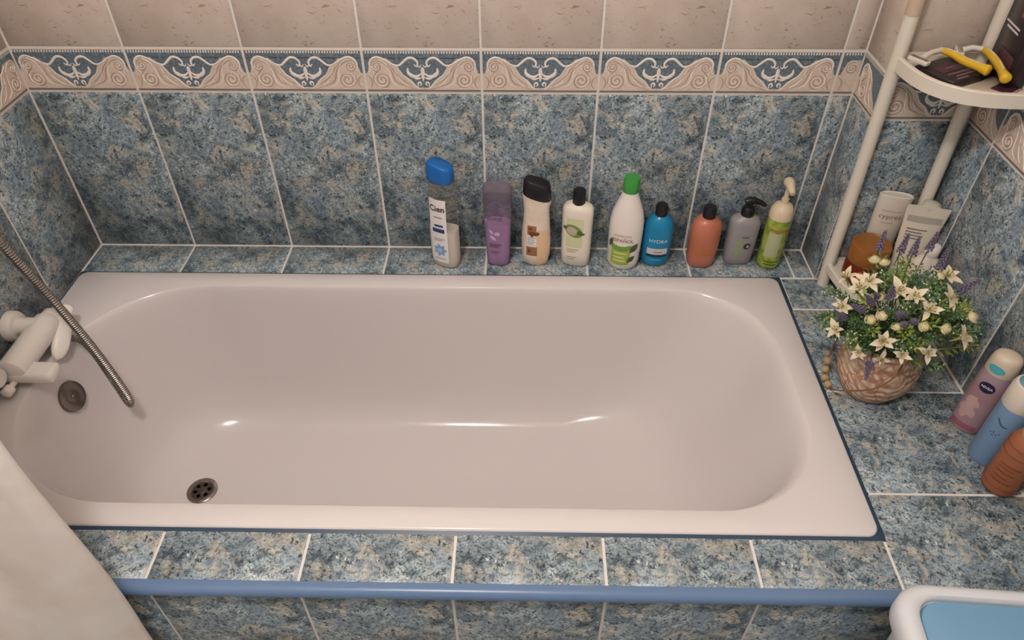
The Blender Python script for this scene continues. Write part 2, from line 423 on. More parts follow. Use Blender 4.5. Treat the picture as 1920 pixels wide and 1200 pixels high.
# drain: opening in the tub floor, pipe, steel ring and a strainer with six holes
dz = LZ-0.388; dc = Vector((0.316, -0.477, dz))-off
cy = lambda r, z0, z1, c=dc, n=36: MB().lathe([(r, z0), (r, z1)], n, c)
soft(cut(body, cy(0.0290, -0.05, 0.03)), 60)
mb = MB(); mb.lathe([(0.036, 0.0005), (0.036, 0.0025), (0.034, 0.004), (0.0265, 0.0042), (0.024, 0.001)], 36, dc)
dr = soft(cut(mb.build('drain_ring', CHROME, tub), cy(0.0232, -0.02, 0.02)))
mb = MB(); mb.lathe([(0.025, 0.0), (0.0245, 0.0016), (0.010, 0.002), (0.008, 0.0034), (0.0012, 0.0036)], 32, dc)
st_ = mb.build('drain_strainer', mat('dull_steel', '5c544f', 0.45, metal=0.9), tub)
mb = MB()
for k in range(6):
    a = k*math.pi/3+0.3; mb.lathe([(0.0050, -0.01), (0.0050, 0.01)], 14, dc+Vector((0.0165*math.cos(a), 0.0165*math.sin(a), 0)))
soft(cut(st_, mb))
V = []; n = 36
for r, z in ((0.0300, 0.0003), (0.0240, -0.004), (0.0240, -0.085)): V += [Vector((r*math.cos(2*math.pi*k/n), r*math.sin(2*math.pi*k/n), z))+dc for k in range(n)]
F = [[i*n+k, (i+1)*n+k, (i+1)*n+(k+1) % n, i*n+(k+1) % n] for i in range(2) for k in range(n)]+[[2*n+k for k in range(n)]]
soft(mk('drain_pipe', V, F, mat('dull_steel'), tub))
# overflow cover on the sloping left end
on = Vector((0.95, -0.06, 0.30)).normalized()
oe = empty('overflow_cover', Vector((0.1075, -0.449, LZ-0.080))-off); oe.parent = tub
oe.rotation_euler = on.to_track_quat('Z', 'X').to_euler()
mb = MB(); mb.lathe([(0.034, -0.006), (0.035, 0.004), (0.033, 0.0075), (0.024, 0.0088), (0.012, 0.0075), (0.0, 0.006)], 40)
o = soft(mb.build('overflow_cap', mat('overflow_steel', '857b76', 0.25, metal=1.0), oe), 50)
mb = MB(); mb.lathe([(0.0042, 0.006), (0.0038, 0.0085), (0.0, 0.009)], 12); mb.build('screw', CHROME, oe, True)

# dark blue sealing joint around the tub
mb = MB(); A = rrect(TX0+0.001, TX1-0.001, TY0+0.001, TY1-0.001, 0.022, 0.022)
Bx = rrect(XL-GR, 1.714, -0.8225, -0.1105, 0.004, 0.004)
V = [(x, y, LZ+0.0022) for x, y in A]+[(x, y, LZ-0.0005) for x, y in Bx]+[(x, y, LZ-0.008) for x, y in Bx]
F = [[k, N+k, N+(k+1) % N, (k+1) % N] for k in range(N)]+[[N+k, 2*N+k, 2*N+(k+1) % N, N+(k+1) % N] for k in range(N)]
struct(mk('trim_2', V, [f[::-1] for f in F], mat('navy_sealant', '2c4256', 0.35)))

# ------------------------------------------------------------------ mixer tap and hose
mix = empty('bath_mixer', (XL, -0.47, LZ+0.06)); mo = Vector((XL, -0.47, LZ+0.06))
tag(mix, 'white bath mixer tap mounted on the tiled wall above the overflow', 'tap')
bx_, bz = 0.072-XL, -0.004
mb = MB(); mb.lathe([(0.020, -0.040), (0.0265, -0.036), (0.028, -0.028), (0.028, 0.100), (0.0265, 0.112), (0.022, 0.118)], 28, (bx_, 0, bz), axis='y')
soft(mb.build('mixer_body', WHITEP, mix))
for y in (-0.062, 0.088):
    mb = MB(); mb.lathe([(0.033, 0.0), (0.033, 0.012), (0.029, 0.018), (0.020, 0.020), (0.019, 0.060)], 28, (0, y, 0.006), axis='x')
    soft(mb.build('wall_flange', WHITEP, mix))
me = bevel_box_mesh('spout', 0.142, 0.044, 0.028, 0.009, WHITEP, 3, 0.0)
sp_ = inst('spout', me, mix); sp_.location = (0.148-XL-0.071, -0.020, -0.034); sp_.rotation_euler = (0, 0.03, 0)
mb = MB(); mb.lathe([(0.0060, -0.032), (0.0060, -0.052), (0.0105, -0.054), (0.0115, -0.060), (0.0105, -0.070), (0.006, -0.073)][::-1], 18, (bx_-0.006, 0.0, -0.031), axis='y')
soft(mb.build('diverter_knob', WHITEP, mix))
# lever handle at the far end of the bar
mb = MB(); mb.lathe([(0.021, 0.116), (0.0215, 0.120), (0.0205, 0.136), (0.014, 0.144), (0.0, 0.145)], 24, (bx_, 0, bz), axis='y')
hub = soft(mb.build('handle_hub', WHITEP, mix))
def blade(p0, p1, p2, w, t, side):
    V = []; F = []; n = 14; sg = 12
    for i in range(n+1):
        s = i/n; p = p0*(1-s)**2+p1*2*s*(1-s)+p2*s*s; d = ((p1-p0)*(1-s)+(p2-p1)*s).normalized()
        q = (side-d*side.dot(d)).normalized(); r = d.cross(q)
        k = max(0.05, min(1, 2.6*s+0.55)*math.sqrt(max(0, 1-max(0, (s-0.72)/0.28)**2)))
        V += [p+q*(w*k*math.cos(2*math.pi*j/sg))+r*(t*math.sqrt(k)*math.sin(2*math.pi*j/sg)) for j in range(sg)]
    for i in range(n):
        for j in range(sg): F.append([i*sg+j, i*sg+(j+1) % sg, (i+1)*sg+(j+1) % sg, (i+1)*sg+j])
    F += [list(range(sg))[::-1], [n*sg+j for j in range(sg)]]
    return V, F
hb = Vector((bx_, 0.132, 0))
vw = Vector((0.66, -0.50, 0.56))
for st0, tip, mid, wd in ((hb, Vector((bx_+0.037, 0.142, -0.006)), Vector((bx_+0.026, 0.142, 0.010)), 0.0165),
                          (hb+Vector((0.012, 0.006, 0)), Vector((bx_+0.030, 0.044, -0.052)), Vector((bx_+0.046, 0.100, -0.010)), 0.0175)):
    sd = (tip-st0).cross(vw).normalized()
    v, f = blade(st0, mid, tip, wd, 0.0058, sd); mk('handle_wing', v, f, WHITEP, hub, True)

def catmull(ctrl, n):
    P = [Vector(c) for c in ctrl]; P = [P[0]*2-P[1]]+P+[P[-1]*2-P[-2]]; m = len(P)-3; out = []
    for k in range(n+1):
        t = k/n*m; i = min(int(t), m-1); f = t-i; a, b, c, d = P[i:i+4]
        out.append(0.5*((2*b)+(c-a)*f+(2*a-5*b+4*c-d)*f*f+(3*b-a-3*c+d)*f**3))
    return out
hose_c = [(0.085, -0.50, 0.80), (0.125, -0.492, 0.62), (0.155, -0.480, 0.46), (0.17, -0.468, 0.348), (0.18, -0.455, 0.259), (0.19, -0.445, 0.178), (0.197, -0.424, 0.034), (0.2015, -0.411, -0.10), (0.2000, -0.4085, -0.138),
          (0.1935, -0.404, -0.1535), (0.185, -0.399, -0.147), (0.172, -0.387, -0.118), (0.160, -0.379, -0.070), (0.147, -0.371, -0.020), (0.128, -0.366, 0.012), (0.105, -0.372, 0.022), (0.088, -0.384, 0.030)]
HP = catmull([(x, y, LZ+z) for x, y, z in hose_c], 900)
ho = Vector((0.085, -0.50, LZ+0.80))
# equal arc length so the steel rings are even
L = [0.0]
for a, b in zip(HP[:-1], HP[1:]): L.append(L[-1]+(b-a).length)
tot = L[-1]; step = 0.0014; pts = []; rad = []; j = 0; k = 0; d = 0.0
while d <= tot:
    while L[j+1] < d and j < len(L)-2: j += 1
    f = (d-L[j])/max(1e-9, L[j+1]-L[j]); pts.append(HP[j].lerp(HP[j+1], f)-ho); rad.append(0.0086 if k % 4 < 2 else 0.0068); k += 1; d += step
hose = empty('shower_hose', ho)
mb = MB(); mb.tube(pts, rad, 10); mb.build('hose_tube', HOSE, hose)
mb = MB(); mb.lathe([(0.011, -0.012), (0.0115, 0.0), (0.0115, 0.022), (0.0095, 0.03)], 20, (0, 0, 0)); soft(mb.build('hose_nut', CHROME, hose))
mb = MB(); mb.lathe([(0.010, -0.014), (0.0115, -0.010), (0.0115, 0.012), (0.009, 0.014)], 18, Vector((0.090, -0.384, LZ+0.028))-ho); soft(mb.build('hose_nut', WHITEP, hose))
tag(hose, 'ribbed steel shower hose hanging in a narrow loop over the tub', 'hose')
# hand shower in its wall holder, above the picture
hs = empty('hand_shower', (XL, -0.50, LZ+0.84))
mb = MB(); mb.tube([(0.078, 0, -0.02), (0.088, 0, 0.06), (0.105, 0, 0.14)], [0.011, 0.012, 0.013], 16); soft(mb.build('shower_handle', WHITEP, hs))
mb = MB(); mb.tube([(0.10, 0, 0.16), (0.125, 0, 0.135)], [0.036, 0.034], 28); soft(mb.build('shower_head', WHITEP, hs))
mb = MB(); mb.tube([(0.0, 0, 0.04), (0.085, 0, 0.04)], [0.018, 0.014], 16); soft(mb.build('wall_holder', WHITEP, hs))
tag(hs, 'white hand shower in its holder on the tiled wall above the mixer', 'shower')

# ------------------------------------------------------------------ bottles
class Bot:
    """a body of superelliptic sections; front faces -Y. sec: list of (z, half width, half depth, exponent)"""
    def __init__(s, sec): s.sec = sec
    def at(s, z):
        S = s.sec
        if z <= S[0][0]: return S[0][1:]
        for a, b in zip(S[:-1], S[1:]):
            if z <= b[0]:
                f = (z-a[0])/max(1e-9, b[0]-a[0]); return tuple(a[i]+(b[i]-a[i])*f for i in (1, 2, 3))
        return S[-1][1:]
    def xy(s, z, th, grow=0.0):
        a, b, n = s.at(z); c, q = math.cos(th), math.sin(th)
        return ((a+grow)*math.copysign(abs(c)**(2/n), c), (b+grow)*math.copysign(abs(q)**(2/n), q))
    def on(s, u, z, off=0.0005):
        """point at arc distance u from the front middle"""
        sg = 1 if u >= 0 else -1; th = -math.pi/2; p = s.xy(z, th, off); d = 0.0; st = math.pi/160
        while d < abs(u):
            th2 = th+sg*st; q = s.xy(z, th2, off); e = math.hypot(q[0]-p[0], q[1]-p[1])
            if d+e >= abs(u):
                f = (abs(u)-d)/max(e, 1e-9); return Vector((p[0]+(q[0]-p[0])*f, p[1]+(q[1]-p[1])*f, z))
            d += e; p = q; th = th2
        return Vector((p[0], p[1], z))
    def mesh(s, mb, seg=40, mi=0, zmin=None, zmax=None, shrink=0.0):
        S = s.sec
        if zmin is not None: S = [(zmin,)+s.at(zmin)]+[t for t in S if t[0] > zmin]
        if zmax is not None: S = [t for t in S if t[0] < zmax]+[(zmax,)+s.at(zmax)]
        V = []
        for z, a, b, n in S:
            for k in range(seg):
                th = 2*math.pi*k/seg; c, q = math.cos(th), math.sin(th)
                V.append(((a-shrink)*math.copysign(abs(c)**(2/n), c), (b-shrink)*math.copysign(abs(q)**(2/n), q), z))
        m = len(S); F = [[i*seg+k, i*seg+(k+1) % seg, (i+1)*seg+(k+1) % seg, (i+1)*seg+k] for i in range(m-1) for k in range(seg)]
        F += [list(range(seg))[::-1], [(m-1)*seg+k for k in range(seg)]]
        return mb.add(V, F, mi)
    def patch(s, u0, u1, z0, z1, off=0.0005, nu=10, nz=6, mb=None, mi=0, shape=None):
        mb = mb or MB(); V = []
        for j in range(nz+1):
            for i in range(nu+1):
                a, b = i/nu, j/nz
                if shape: a, b = shape(a, b)
                V.append(s.on(u0+(u1-u0)*a, z0+(z1-z0)*b, off))
        F = [[j*(nu+1)+i, j*(nu+1)+i+1, (j+1)*(nu+1)+i+1, (j+1)*(nu+1)+i] for j in range(nz) for i in range(nu)]
        return mb.add(V, F, mi)
    def blob(s, u, z, ru, rz, off=0.0006, rot=0.0, mb=None, mi=0, pointed=False, n=20):
        mb = mb or MB(); V = [s.on(u, z, off)]; F = []; R = 3
        for r in range(1, R+1):
            for k in range(n):
                t = 2*math.pi*k/n; x, y = ru*math.cos(t), rz*math.sin(t)
                if pointed: y *= (1-abs(math.cos(t))**2.0*0.85)
                x, y = x*r/R, y*r/R
                V.append(s.on(u+x*math.cos(rot)-y*math.sin(rot), z+x*math.sin(rot)+y*math.cos(rot), off))
        for k in range(n): F.append([0, 1+k, 1+(k+1) % n])
        for r in range(R-1):
            for k in range(n): F.append([1+r*n+k, 1+(r+1)*n+k, 1+(r+1)*n+(k+1) % n, 1+r*n+(k+1) % n])
        return mb.add(V, F, mi)
    def text(s, body, u, z, size, off=0.0008, mb=None, mi=0, rot=0.0, sx=1.0):
        mb = mb or MB(); v, f = text_geo(body, size)
        c, q = math.cos(rot), math.sin(rot)
        return mb.add([s.on(u+(x*c*sx-y*q), z+(x*sx*q+y*c), off) for x, y in v], f, mi)
TXT = {}
def text_geo(body, size):
    if (body, size) in TXT: return TXT[(body, size)]
    c = bpy.data.curves.new('txt', 'FONT'); c.body = body; c.size = size; c.align_x = 'CENTER'; c.align_y = 'CENTER'; c.resolution_u = 3; c.offset = size*(0.022 if body in ('Cien', 'HYDRA', 'ESPAÑOL', 'NIVEA') else 0.0)
    o = bpy.data.objects.new('txt', c); COL.objects.link(o)
    me = bpy.data.meshes.new_from_object(o.evaluated_get(bpy.context.evaluated_depsgraph_get()))
    v = [(p.co.x, p.co.y) for p in me.vertices]; f = [list(p.vertices) for p in me.polygons]
    bpy.data.objects.remove(o); bpy.data.curves.remove(c); bpy.data.meshes.remove(me)
    TXT[(body, size)] = (v, f); return v, f
def bars(B, mb, u0, u1, zs, h, mi=0, off=0.0007):
    """lines of print too small to read"""
    for i, z in enumerate(zs):
        w_ = (u1-u0)*(1.0, 0.78, 0.9, 0.7)[i % 4]; B.patch(u0, u0+w_, z-h/2, z+h/2, off, 6, 1, mb, mi)
GB = 'bottles in a row on the ledge under the back wall'
def bottle(name, x, y, rz, label, cat='bottle', group=None, z=0.0, tilt=None):
    o = empty(name, (x, y, LZ+z), rz)
    if tilt: o.rotation_euler = (tilt[0], tilt[1], rz)
    tag(o, label, cat, group); return o
BLACKP = mat('black_plastic', '1b1a1e', 0.35)

# 1 tall clear bottle, blue flip cap, white label, cream liquid
b = bottle('shampoo_bottle', 0.903, -0.064, math.radians(-24), 'clear bottle half full of cream liquid with a bright blue flip cap', group=GB)
B = Bot([(0, 0.030, 0.019, 2.6), (0.004, 0.034, 0.022, 2.6), (0.03, 0.0365, 0.0235, 2.6), (0.10, 0.0365, 0.0235, 2.5), (0.16, 0.0345, 0.023, 2.4), (0.205, 0.0325, 0.022, 2.3), (0.228, 0.030, 0.020, 2.2), (0.236, 0.0275, 0.0185, 2.2)])
mb = MB(); B.mesh(mb, 40); soft(mb.build('body', mat('clear_plastic', 'f0efec', 0.12, trans=0.95, ior=1.06, spec=0.4), b))
mb = MB(); B.mesh(mb, 40, 0, 0.003, 0.108, 0.0012); soft(mb.build('liquid', mat('cream_liquid', 'efe2d6', 0.4), b))
C = Bot([(0.234, 0.0285, 0.0195, 2.3), (0.238, 0.0325, 0.0225, 2.3), (0.255, 0.0325, 0.0225, 2.6), (0.273, 0.0315, 0.0210, 2.8), (0.280, 0.0298, 0.0195, 2.8), (0.2825, 0.0270, 0.017, 2.8)])
mb = MB(); C.mesh(mb, 40)
mb.v = [(x, yy, zz-(0.20*max(0, x+0.012) if zz > 0.262 else 0)) for x, yy, zz in mb.v]
soft(mb.build('cap', mat('blue_cap', '1c67b4', 0.3), b), 50)
mb = MB(); B.patch(-0.026, 0.020, 0.018, 0.196, 0.0007, 12, 10, mb); lb = mb.build('label', mat('white_label', 'e8e2de', 0.45), b, True)
mb = MB(); B.text('Cien', -0.003, 0.171, 0.0215, 0.0012, mb); mb.build('lettering', mat('black_print', '26242c', 0.5), lb)
mb = MB(); bars(B, mb, -0.012, 0.010, [0.148], 0.003, 0, 0.0012); bars(B, mb, -0.016, 0.014, [0.088, 0.083, 0.030], 0.002, 0, 0.0012); mb.build('small_print', mat('grey_print', '8e8a94', 0.5), lb)
mb = MB(); B.patch(-0.018, 0.014, 0.106, 0.117, 0.0012, 8, 2, mb); B.patch(-0.012, 0.011, 0.122, 0.128, 0.0012, 8, 1, mb); mb.build('blue_band', mat('navy_print', '2f4172', 0.5), lb)
mb = MB()
for k in range(7):
    a = k*2*math.pi/7; B.blob(-0.001+0.010*math.cos(a), 0.055+0.010*math.sin(a), 0.009, 0.005, 0.0011+0.0001*k, a, mb, 0, True)
mb.build('flower_print', mat('blue_print', '7fa8cf', 0.5), lb)
mb = MB(); B.blob(-0.002, 0.055, 0.007, 0.006, 0.0021, 0.4, mb); mb.build('flower_print', mat('pale_blue_print', 'a9c6de', 0.5), lb)

# 2 translucent purple bottle
b = bottle('purple_bottle', 1.031, -0.058, math.radians(-10), 'translucent purple bottle with a flat clear top and lilac liquid', group=GB)
B = Bot([(0, 0.024, 0.017, 2.4), (0.004, 0.0275, 0.0195, 2.4), (0.03, 0.029, 0.0205, 2.4), (0.10, 0.031, 0.021, 2.4), (0.185, 0.0335, 0.021, 2.4), (0.190, 0.0325, 0.0205, 2.4)])
mb = MB(); B.mesh(mb); soft(mb.build('body', mat('purple_plastic', 'd3c3da', 0.15, trans=0.85, ior=1.06), b))
mb = MB(); B.mesh(mb, 40, 0, 0.003, 0.122, 0.0012); soft(mb.build('liquid', mat('lilac_liquid', 'c39dc2', 0.4), b))
C = Bot([(0.190, 0.0335, 0.0215, 2.4), (0.194, 0.034, 0.022, 2.4), (0.216, 0.0335, 0.0205, 2.4), (0.220, 0.0315, 0.019, 2.4)])
mb = MB(); C.mesh(mb); soft(mb.build('cap', mat('smoky_cap', 'b9aebd', 0.22, trans=0.7, ior=1.08), b))
mb = MB(); B.text('ELVIVE', -0.003, 0.140, 0.0125, 0.0011, mb); mb.build('lettering', mat('plum_print', '593f55', 0.5), b)
mb = MB(); bars(B, mb, -0.018, 0.012, [0.066, 0.060], 0.0048, 0, 0.0009); bars(B, mb, -0.014, 0.008, [0.046, 0.041], 0.0022, 0, 0.0009); bars(B, mb, -0.016, 0.008, [0.153], 0.002, 0, 0.0009); mb.build('small_print', mat('mauve_print', '75566f', 0.5), b)
mb = MB()
for u, z, ru, rz, r in ((0.002, 0.098, 0.008, 0.006, 0.3), (-0.008, 0.086, 0.011, 0.005, -0.7), (-0.012, 0.102, 0.009, 0.004, -0.8)): B.blob(u, z, ru, rz, 0.001, r, mb, 0, True)
mb.build('swirl_print', mat('pale_lilac_print', 'c3abc6', 0.4), b)

# 3 cream bottle with waist and slanted dark cap
b = bottle('shower_gel_bottle', 1.123, -0.055, math.radians(-8), 'cream waisted bottle with a slanted black cap and brown label', group=GB)
B = Bot([(0, 0.024, 0.016, 2.3), (0.004, 0.0295, 0.020, 2.3), (0.03, 0.0345, 0.0235, 2.3), (0.07, 0.0355, 0.024, 2.3), (0.115, 0.0325, 0.0225, 2.3), (0.145, 0.030, 0.021, 2.3), (0.165, 0.0305, 0.021, 2.3), (0.185, 0.0335, 0.022, 2.3), (0.193, 0.0325, 0.021, 2.3)])
mb = MB(); B.mesh(mb)
sl = lambda x, z, k0: z-(k0*(x+0.0) if z > 0.170 else 0)
mb.v = [(x, yy, sl(x, zz, 0.25)) for x, yy, zz in mb.v]
CRM = mat('cream_plastic', 'd6c4ae', 0.35); kk = NT(CRM)
kk.l(kk.ramp(kk.noise(kk.coord(), 25, 2, 0.5), [(0.4, 'e4d6c6'), (0.65, 'dccbb6')]), kk.b.inputs['Base Color'])
soft(mb.build('body', CRM, b))
mb = MB(); B.patch(0.004, 0.034, 0.012, 0.108, 0.0004, 10, 6, mb); mb.build('liquid_window', mat('peach_liquid', 'e3bf98', 0.4), b, True)
C = Bot([(0.190, 0.0325, 0.0215, 2.4), (0.196, 0.0335, 0.022, 2.4), (0.216, 0.0322, 0.0212, 2.5), (0.2265, 0.0308, 0.0200, 2.6), (0.2305, 0.0275, 0.0170, 2.6)])
mb = MB(); C.mesh(mb); mb.v = [(x, yy, zz-0.25*x) for x, yy, zz in mb.v]
soft(mb.build('cap', mat('plum_black_cap', '1d181d', 0.3), b), 50)
mb = MB(); B.patch(-0.019, 0.003, 0.094, 0.120, 0.0008, 8, 4, mb); mb.build('brown_label', mat('brown_print', '9a6a48', 0.5), b, True)
mb = MB(); B.patch(-0.021, 0.006, 0.034, 0.060, 0.0008, 8, 4, mb); mb.build('brown_label', mat('brown_print'), b, True)
mb = MB()
for k in range(9):
    B.blob(-0.020+0.026*random.random(), random.choice((0.098, 0.112, 0.04, 0.052))+random.uniform(-.004, .004), 0.006, 0.004, 0.0010+0.00005*k, random.random()*3, mb)
mb.build('nut_print', mat('dark_brown_print', '71422a', 0.5), b, True)
mb = MB(); B.patch(-0.020, 0.004, 0.061, 0.093, 0.0008, 8, 4, mb); lb = mb.build('white_label', mat('white_label'), b, True)
mb = MB(); bars(B, mb, -0.018, 0.003, [0.087, 0.081, 0.075, 0.069], 0.0018, 0, 0.0012); mb.build('small_print', mat('grey_print'), lb)

# 4 cream bottle with black round cap and lime picture
b = bottle('lotion_bottle', 1.221, -0.054, math.radians(-14), 'ivory flat-shouldered bottle with a small black cap and lime fruit print', group=GB)
B = Bot([(0, 0.029, 0.018, 2.7), (0.004, 0.034, 0.022, 2.7), (0.03, 0.0355, 0.0235, 2.7), (0.14, 0.0365, 0.0235, 2.7), (0.158, 0.0360, 0.0230, 2.7), (0.166, 0.0320, 0.0200, 2.5), (0.171, 0.022, 0.015, 2.2), (0.173, 0.013, 0.012, 2)])
mb = MB(); B.mesh(mb); soft(mb.build('body', mat('ivory_plastic', 'e6dccd', 0.35), b), 50)
mb = MB(); mb.lathe([(0.0145, 0.171), (0.0150, 0.174), (0.0150, 0.203), (0.0135, 0.207), (0.0, 0.2075)], 28); soft(mb.build('cap', BLACKP, b))
mb = MB(); B.patch(-0.022, 0.018, 0.060, 0.140, 0.0005, 10, 6, mb); mb.build('pale_green_panel', mat('pale_lime_print', 'ced3a4', 0.45), b, True)
mb = MB(); B.blob(-0.004, 0.106, 0.023, 0.016, 0.0009, -0.5, mb); mb.build('fruit_print', mat('olive_print', '7d8a52', 0.5), b, True)
mb = MB(); B.blob(-0.008, 0.106, 0.014, 0.011, 0.0012, -0.5, mb); mb.build('fruit_flesh', mat('flesh_print', 'b7b096', 0.5), b, True)
for aa in ((0.010, 0.103, 0.008, 0.006, 0.0014, 0.6), (0.016, 0.100, 0.009, 0.004, 0.0015, 0.0), (-0.026, 0.113, 0.007, 0.005, 0.0014, 0.4)):
    B.blob(*aa, None, 0, True).build('leaf_print', mat('green_print', '4f6b2f', 0.5), b, True)
mb = MB(); bars(B, mb, -0.018, 0.010, [0.052, 0.046, 0.030, 0.024], 0.0024, 0, 0.0008); mb.build('small_print', mat('khaki_print', 'a9a883', 0.5), b)

# 5 white bottle with green cap
b = bottle('body_milk_bottle', 1.337, -0.061, math.radians(-12), 'white sloping-shouldered bottle with a green screw cap and green label', group=GB)
B = Bot([(0, 0.030, 0.024, 2.1), (0.004, 0.0345, 0.0275, 2.1), (0.02, 0.0385, 0.030, 2.1), (0.09, 0.0405, 0.031, 2.1), (0.13, 0.0400, 0.031, 2.1), (0.155, 0.036, 0.029, 2.1), (0.178, 0.028, 0.025, 2.0), (0.198, 0.0205, 0.0195, 2), (0.212, 0.0175, 0.0175, 2)])
mb = MB(); B.mesh(mb); soft(mb.build('body', mat('white_bottle', 'e8dfd8', 0.32), b), 50)
mb = MB(); mb.lathe([(0.0180, 0.209), (0.0190, 0.211), (0.0190, 0.241), (0.0175, 0.2455), (0.0, 0.246)], 32); soft(mb.build('cap', mat('green_cap', '3f9a45', 0.35), b))
mb = MB(); B.patch(-0.030, 0.018, 0.020, 0.076, 0.0006, 12, 6, mb, 0, lambda a, c: (a, c-0.10*(1-(2*a-1)**2)*(1 if c > 0.5 else 0.6))); lb = mb.build('green_label', mat('lime_print', '9db04a', 0.45), b, True)
mb = MB(); B.patch(-0.030, 0.018, 0.064, 0.078, 0.0009, 12, 2, mb, 0, lambda a, c: (a, c-0.40*(1-(2*a-1)**2))); mb.build('label_band', mat('leaf_green_print', '6f9a3c', 0.45), lb, True)
mb = MB(); bars(B, mb, -0.022, 0.012, [0.052, 0.040, 0.030], 0.0055, 0, 0.0011); mb.build('small_print', mat('pale_yellow_print', 'c9cd83', 0.5), lb)
for aa in ((0.026, 0.068, 0.016, 0.009, 0.0011, 0.95), (0.021, 0.036, 0.013, 0.007, 0.0011, 0.8), (-0.033, 0.078, 0.014, 0.006, 0.0011, 1.4)):
    B.blob(*aa, None, 0, True).build('leaf_print', mat('dark_leaf_print', '4a5a34', 0.5), b, True)
mb = MB(); B.text('INSTITUTO', -0.004, 0.1015, 0.0085, 0.0009, mb); B.text('ESPAÑOL', -0.003, 0.0885, 0.0125, 0.0009, mb); mb.build('lettering', mat('bronze_print', '9c7c62', 0.5), b)

# 6 blue bottle with black cap
b = bottle('blue_bottle', 1.417, -0.050, math.radians(-4), 'rounded teal-blue bottle with a black screw cap and white lettering', group=GB)
B = Bot([(0, 0.026, 0.021, 2.1), (0.004, 0.030, 0.0245, 2.1), (0.015, 0.0335, 0.027, 2.1), (0.05, 0.0350, 0.0275, 2.1), (0.10, 0.0350, 0.0275, 2.1), (0.118, 0.032, 0.026, 2.1), (0.131, 0.025, 0.021, 2.1), (0.138, 0.016, 0.015, 2), (0.140, 0.013, 0.013, 2)])
mb = MB(); B.mesh(mb); soft(mb.build('body', mat('teal_plastic', '1a80aa', 0.22), b), 50)
mb = MB(); mb.lathe([(0.0135, 0.137), (0.0145, 0.139), (0.0145, 0.162), (0.0125, 0.166), (0.0, 0.1665)], 28); soft(mb.build('cap', BLACKP, b))
mb = MB(); B.text('HYDRA', 0.0, 0.078, 0.0125, 0.0008, mb, 0, 0, 1.1); mb.build('lettering', mat('pale_print', 'a9d0dc', 0.5), b)
mb = MB(); B.patch(-0.025, 0.026, 0.040, 0.057, 0.0006, 14, 2, mb); lb = mb.build('white_band', mat('white_band', 'c9c4c6', 0.4), b, True)
mb = MB(); bars(B, mb, -0.008, 0.014, [0.047], 0.0035, 0, 0.0010); mb.build('small_print', mat('rust_print', 'a5705c', 0.5), lb)
mb = MB(); B.patch(-0.026, 0.027, 0.032, 0.0385, 0.0006, 14, 1, mb); mb.build('dark_band', mat('ink_band', '143444', 0.4), b, True)
mb = MB(); bars(B, mb, -0.016, 0.012, [0.024], 0.003, 0, 0.0008); mb.build('small_print', mat('light_teal_print', '5aa0bd', 0.5), b)

# 7 orange bottle with black cap
b = bottle('orange_bottle', 1.529, -0.055, 0.05, 'salmon-orange rounded bottle with a black screw cap and no clear label', group=GB)
B = Bot([(0, 0.027, 0.021, 2.2), (0.004, 0.0315, 0.025, 2.2), (0.015, 0.0345, 0.0275, 2.2), (0.06, 0.0365, 0.0285, 2.2), (0.105, 0.0365, 0.0285, 2.2), (0.122, 0.033, 0.0265, 2.2), (0.133, 0.024, 0.021, 2.1), (0.138, 0.014, 0.014, 2)])
OR = mat('salmon_plastic', 'b9705a', 0.3); kk = NT(OR)
kk.l(kk.ramp(kk.noise(kk.coord((0, 0, 0.3), (0.4, 0.4, 1)), 22, 1, 0.4), [(0.4, 'bf7660'), (0.62, 'b0694a')]), kk.b.inputs['Base Color'])
mb = MB(); B.mesh(mb); soft(mb.build('body', OR, b), 50)
mb = MB(); mb.lathe([(0.0145, 0.135), (0.0155, 0.137), (0.0155, 0.160), (0.0135, 0.1645), (0.0, 0.165)], 28); soft(mb.build('cap', BLACKP, b))
mb = MB(); B.patch(-0.024, 0.018, 0.040, 0.062, 0.0006, 10, 3, mb); mb.build('label', mat('amber_print', 'b06e45', 0.5), b, True)

# 8 grey bottle with black pump
b = bottle('soap_dispenser', 1.622, -0.042, 0.03, 'grey bottle with a black pump head and round black emblem', group=GB)
B = Bot([(0, 0.030, 0.019, 2.6), (0.004, 0.034, 0.0225, 2.6), (0.03, 0.0355, 0.0235, 2.6), (0.11, 0.0365, 0.0240, 2.6), (0.120, 0.0355, 0.0230, 2.6), (0.128, 0.030, 0.020, 2.4), (0.134, 0.018, 0.015, 2.1), (0.136, 0.014, 0.014, 2)])
mb = MB(); B.mesh(mb); soft(mb.build('body', mat('grey_plastic', '938f90', 0.35), b), 50)
mb = MB(); mb.lathe([(0.0145, 0.133), (0.0155, 0.135), (0.0155, 0.152), (0.012, 0.157), (0.0055, 0.158), (0.0055, 0.166)], 28); pm = soft(mb.build('pump_collar', BLACKP, b))
mb = MB(); mb.tube([(-0.012, 0, 0.171), (-0.004, 0, 0.1725), (0.010, 0, 0.172), (0.026, -0.002, 0.168), (0.037, -0.004, 0.161)], [0.006, 0.0095, 0.0085, 0.0062, 0.0045], 16); soft(mb.build('nozzle', BLACKP, pm), 50)
mb = MB(); B.patch(-0.017, -0.001, 0.028, 0.080, 0.0005, 6, 5, mb); mb.build('green_panel', mat('grey_green_print', '8f9a78', 0.45), b, True)
mb = MB(); B.blob(0.010, 0.058, 0.0088, 0.0088, 0.0007, 0, mb); mb.build('emblem', mat('black_print'), b, True)
mb = MB(); B.blob(0.0115, 0.0575, 0.0042, 0.0042, 0.0010, 0, mb); mb.build('emblem_centre', mat('pale_grey_print', 'aaa7a0', 0.5), b, True)
mb = MB(); B.patch(-0.006, 0.010, 0.082, 0.0855, 0.0007, 6, 1, mb); mb.build('lettering', mat('brown_grey_print', '5e544e', 0.5), b)
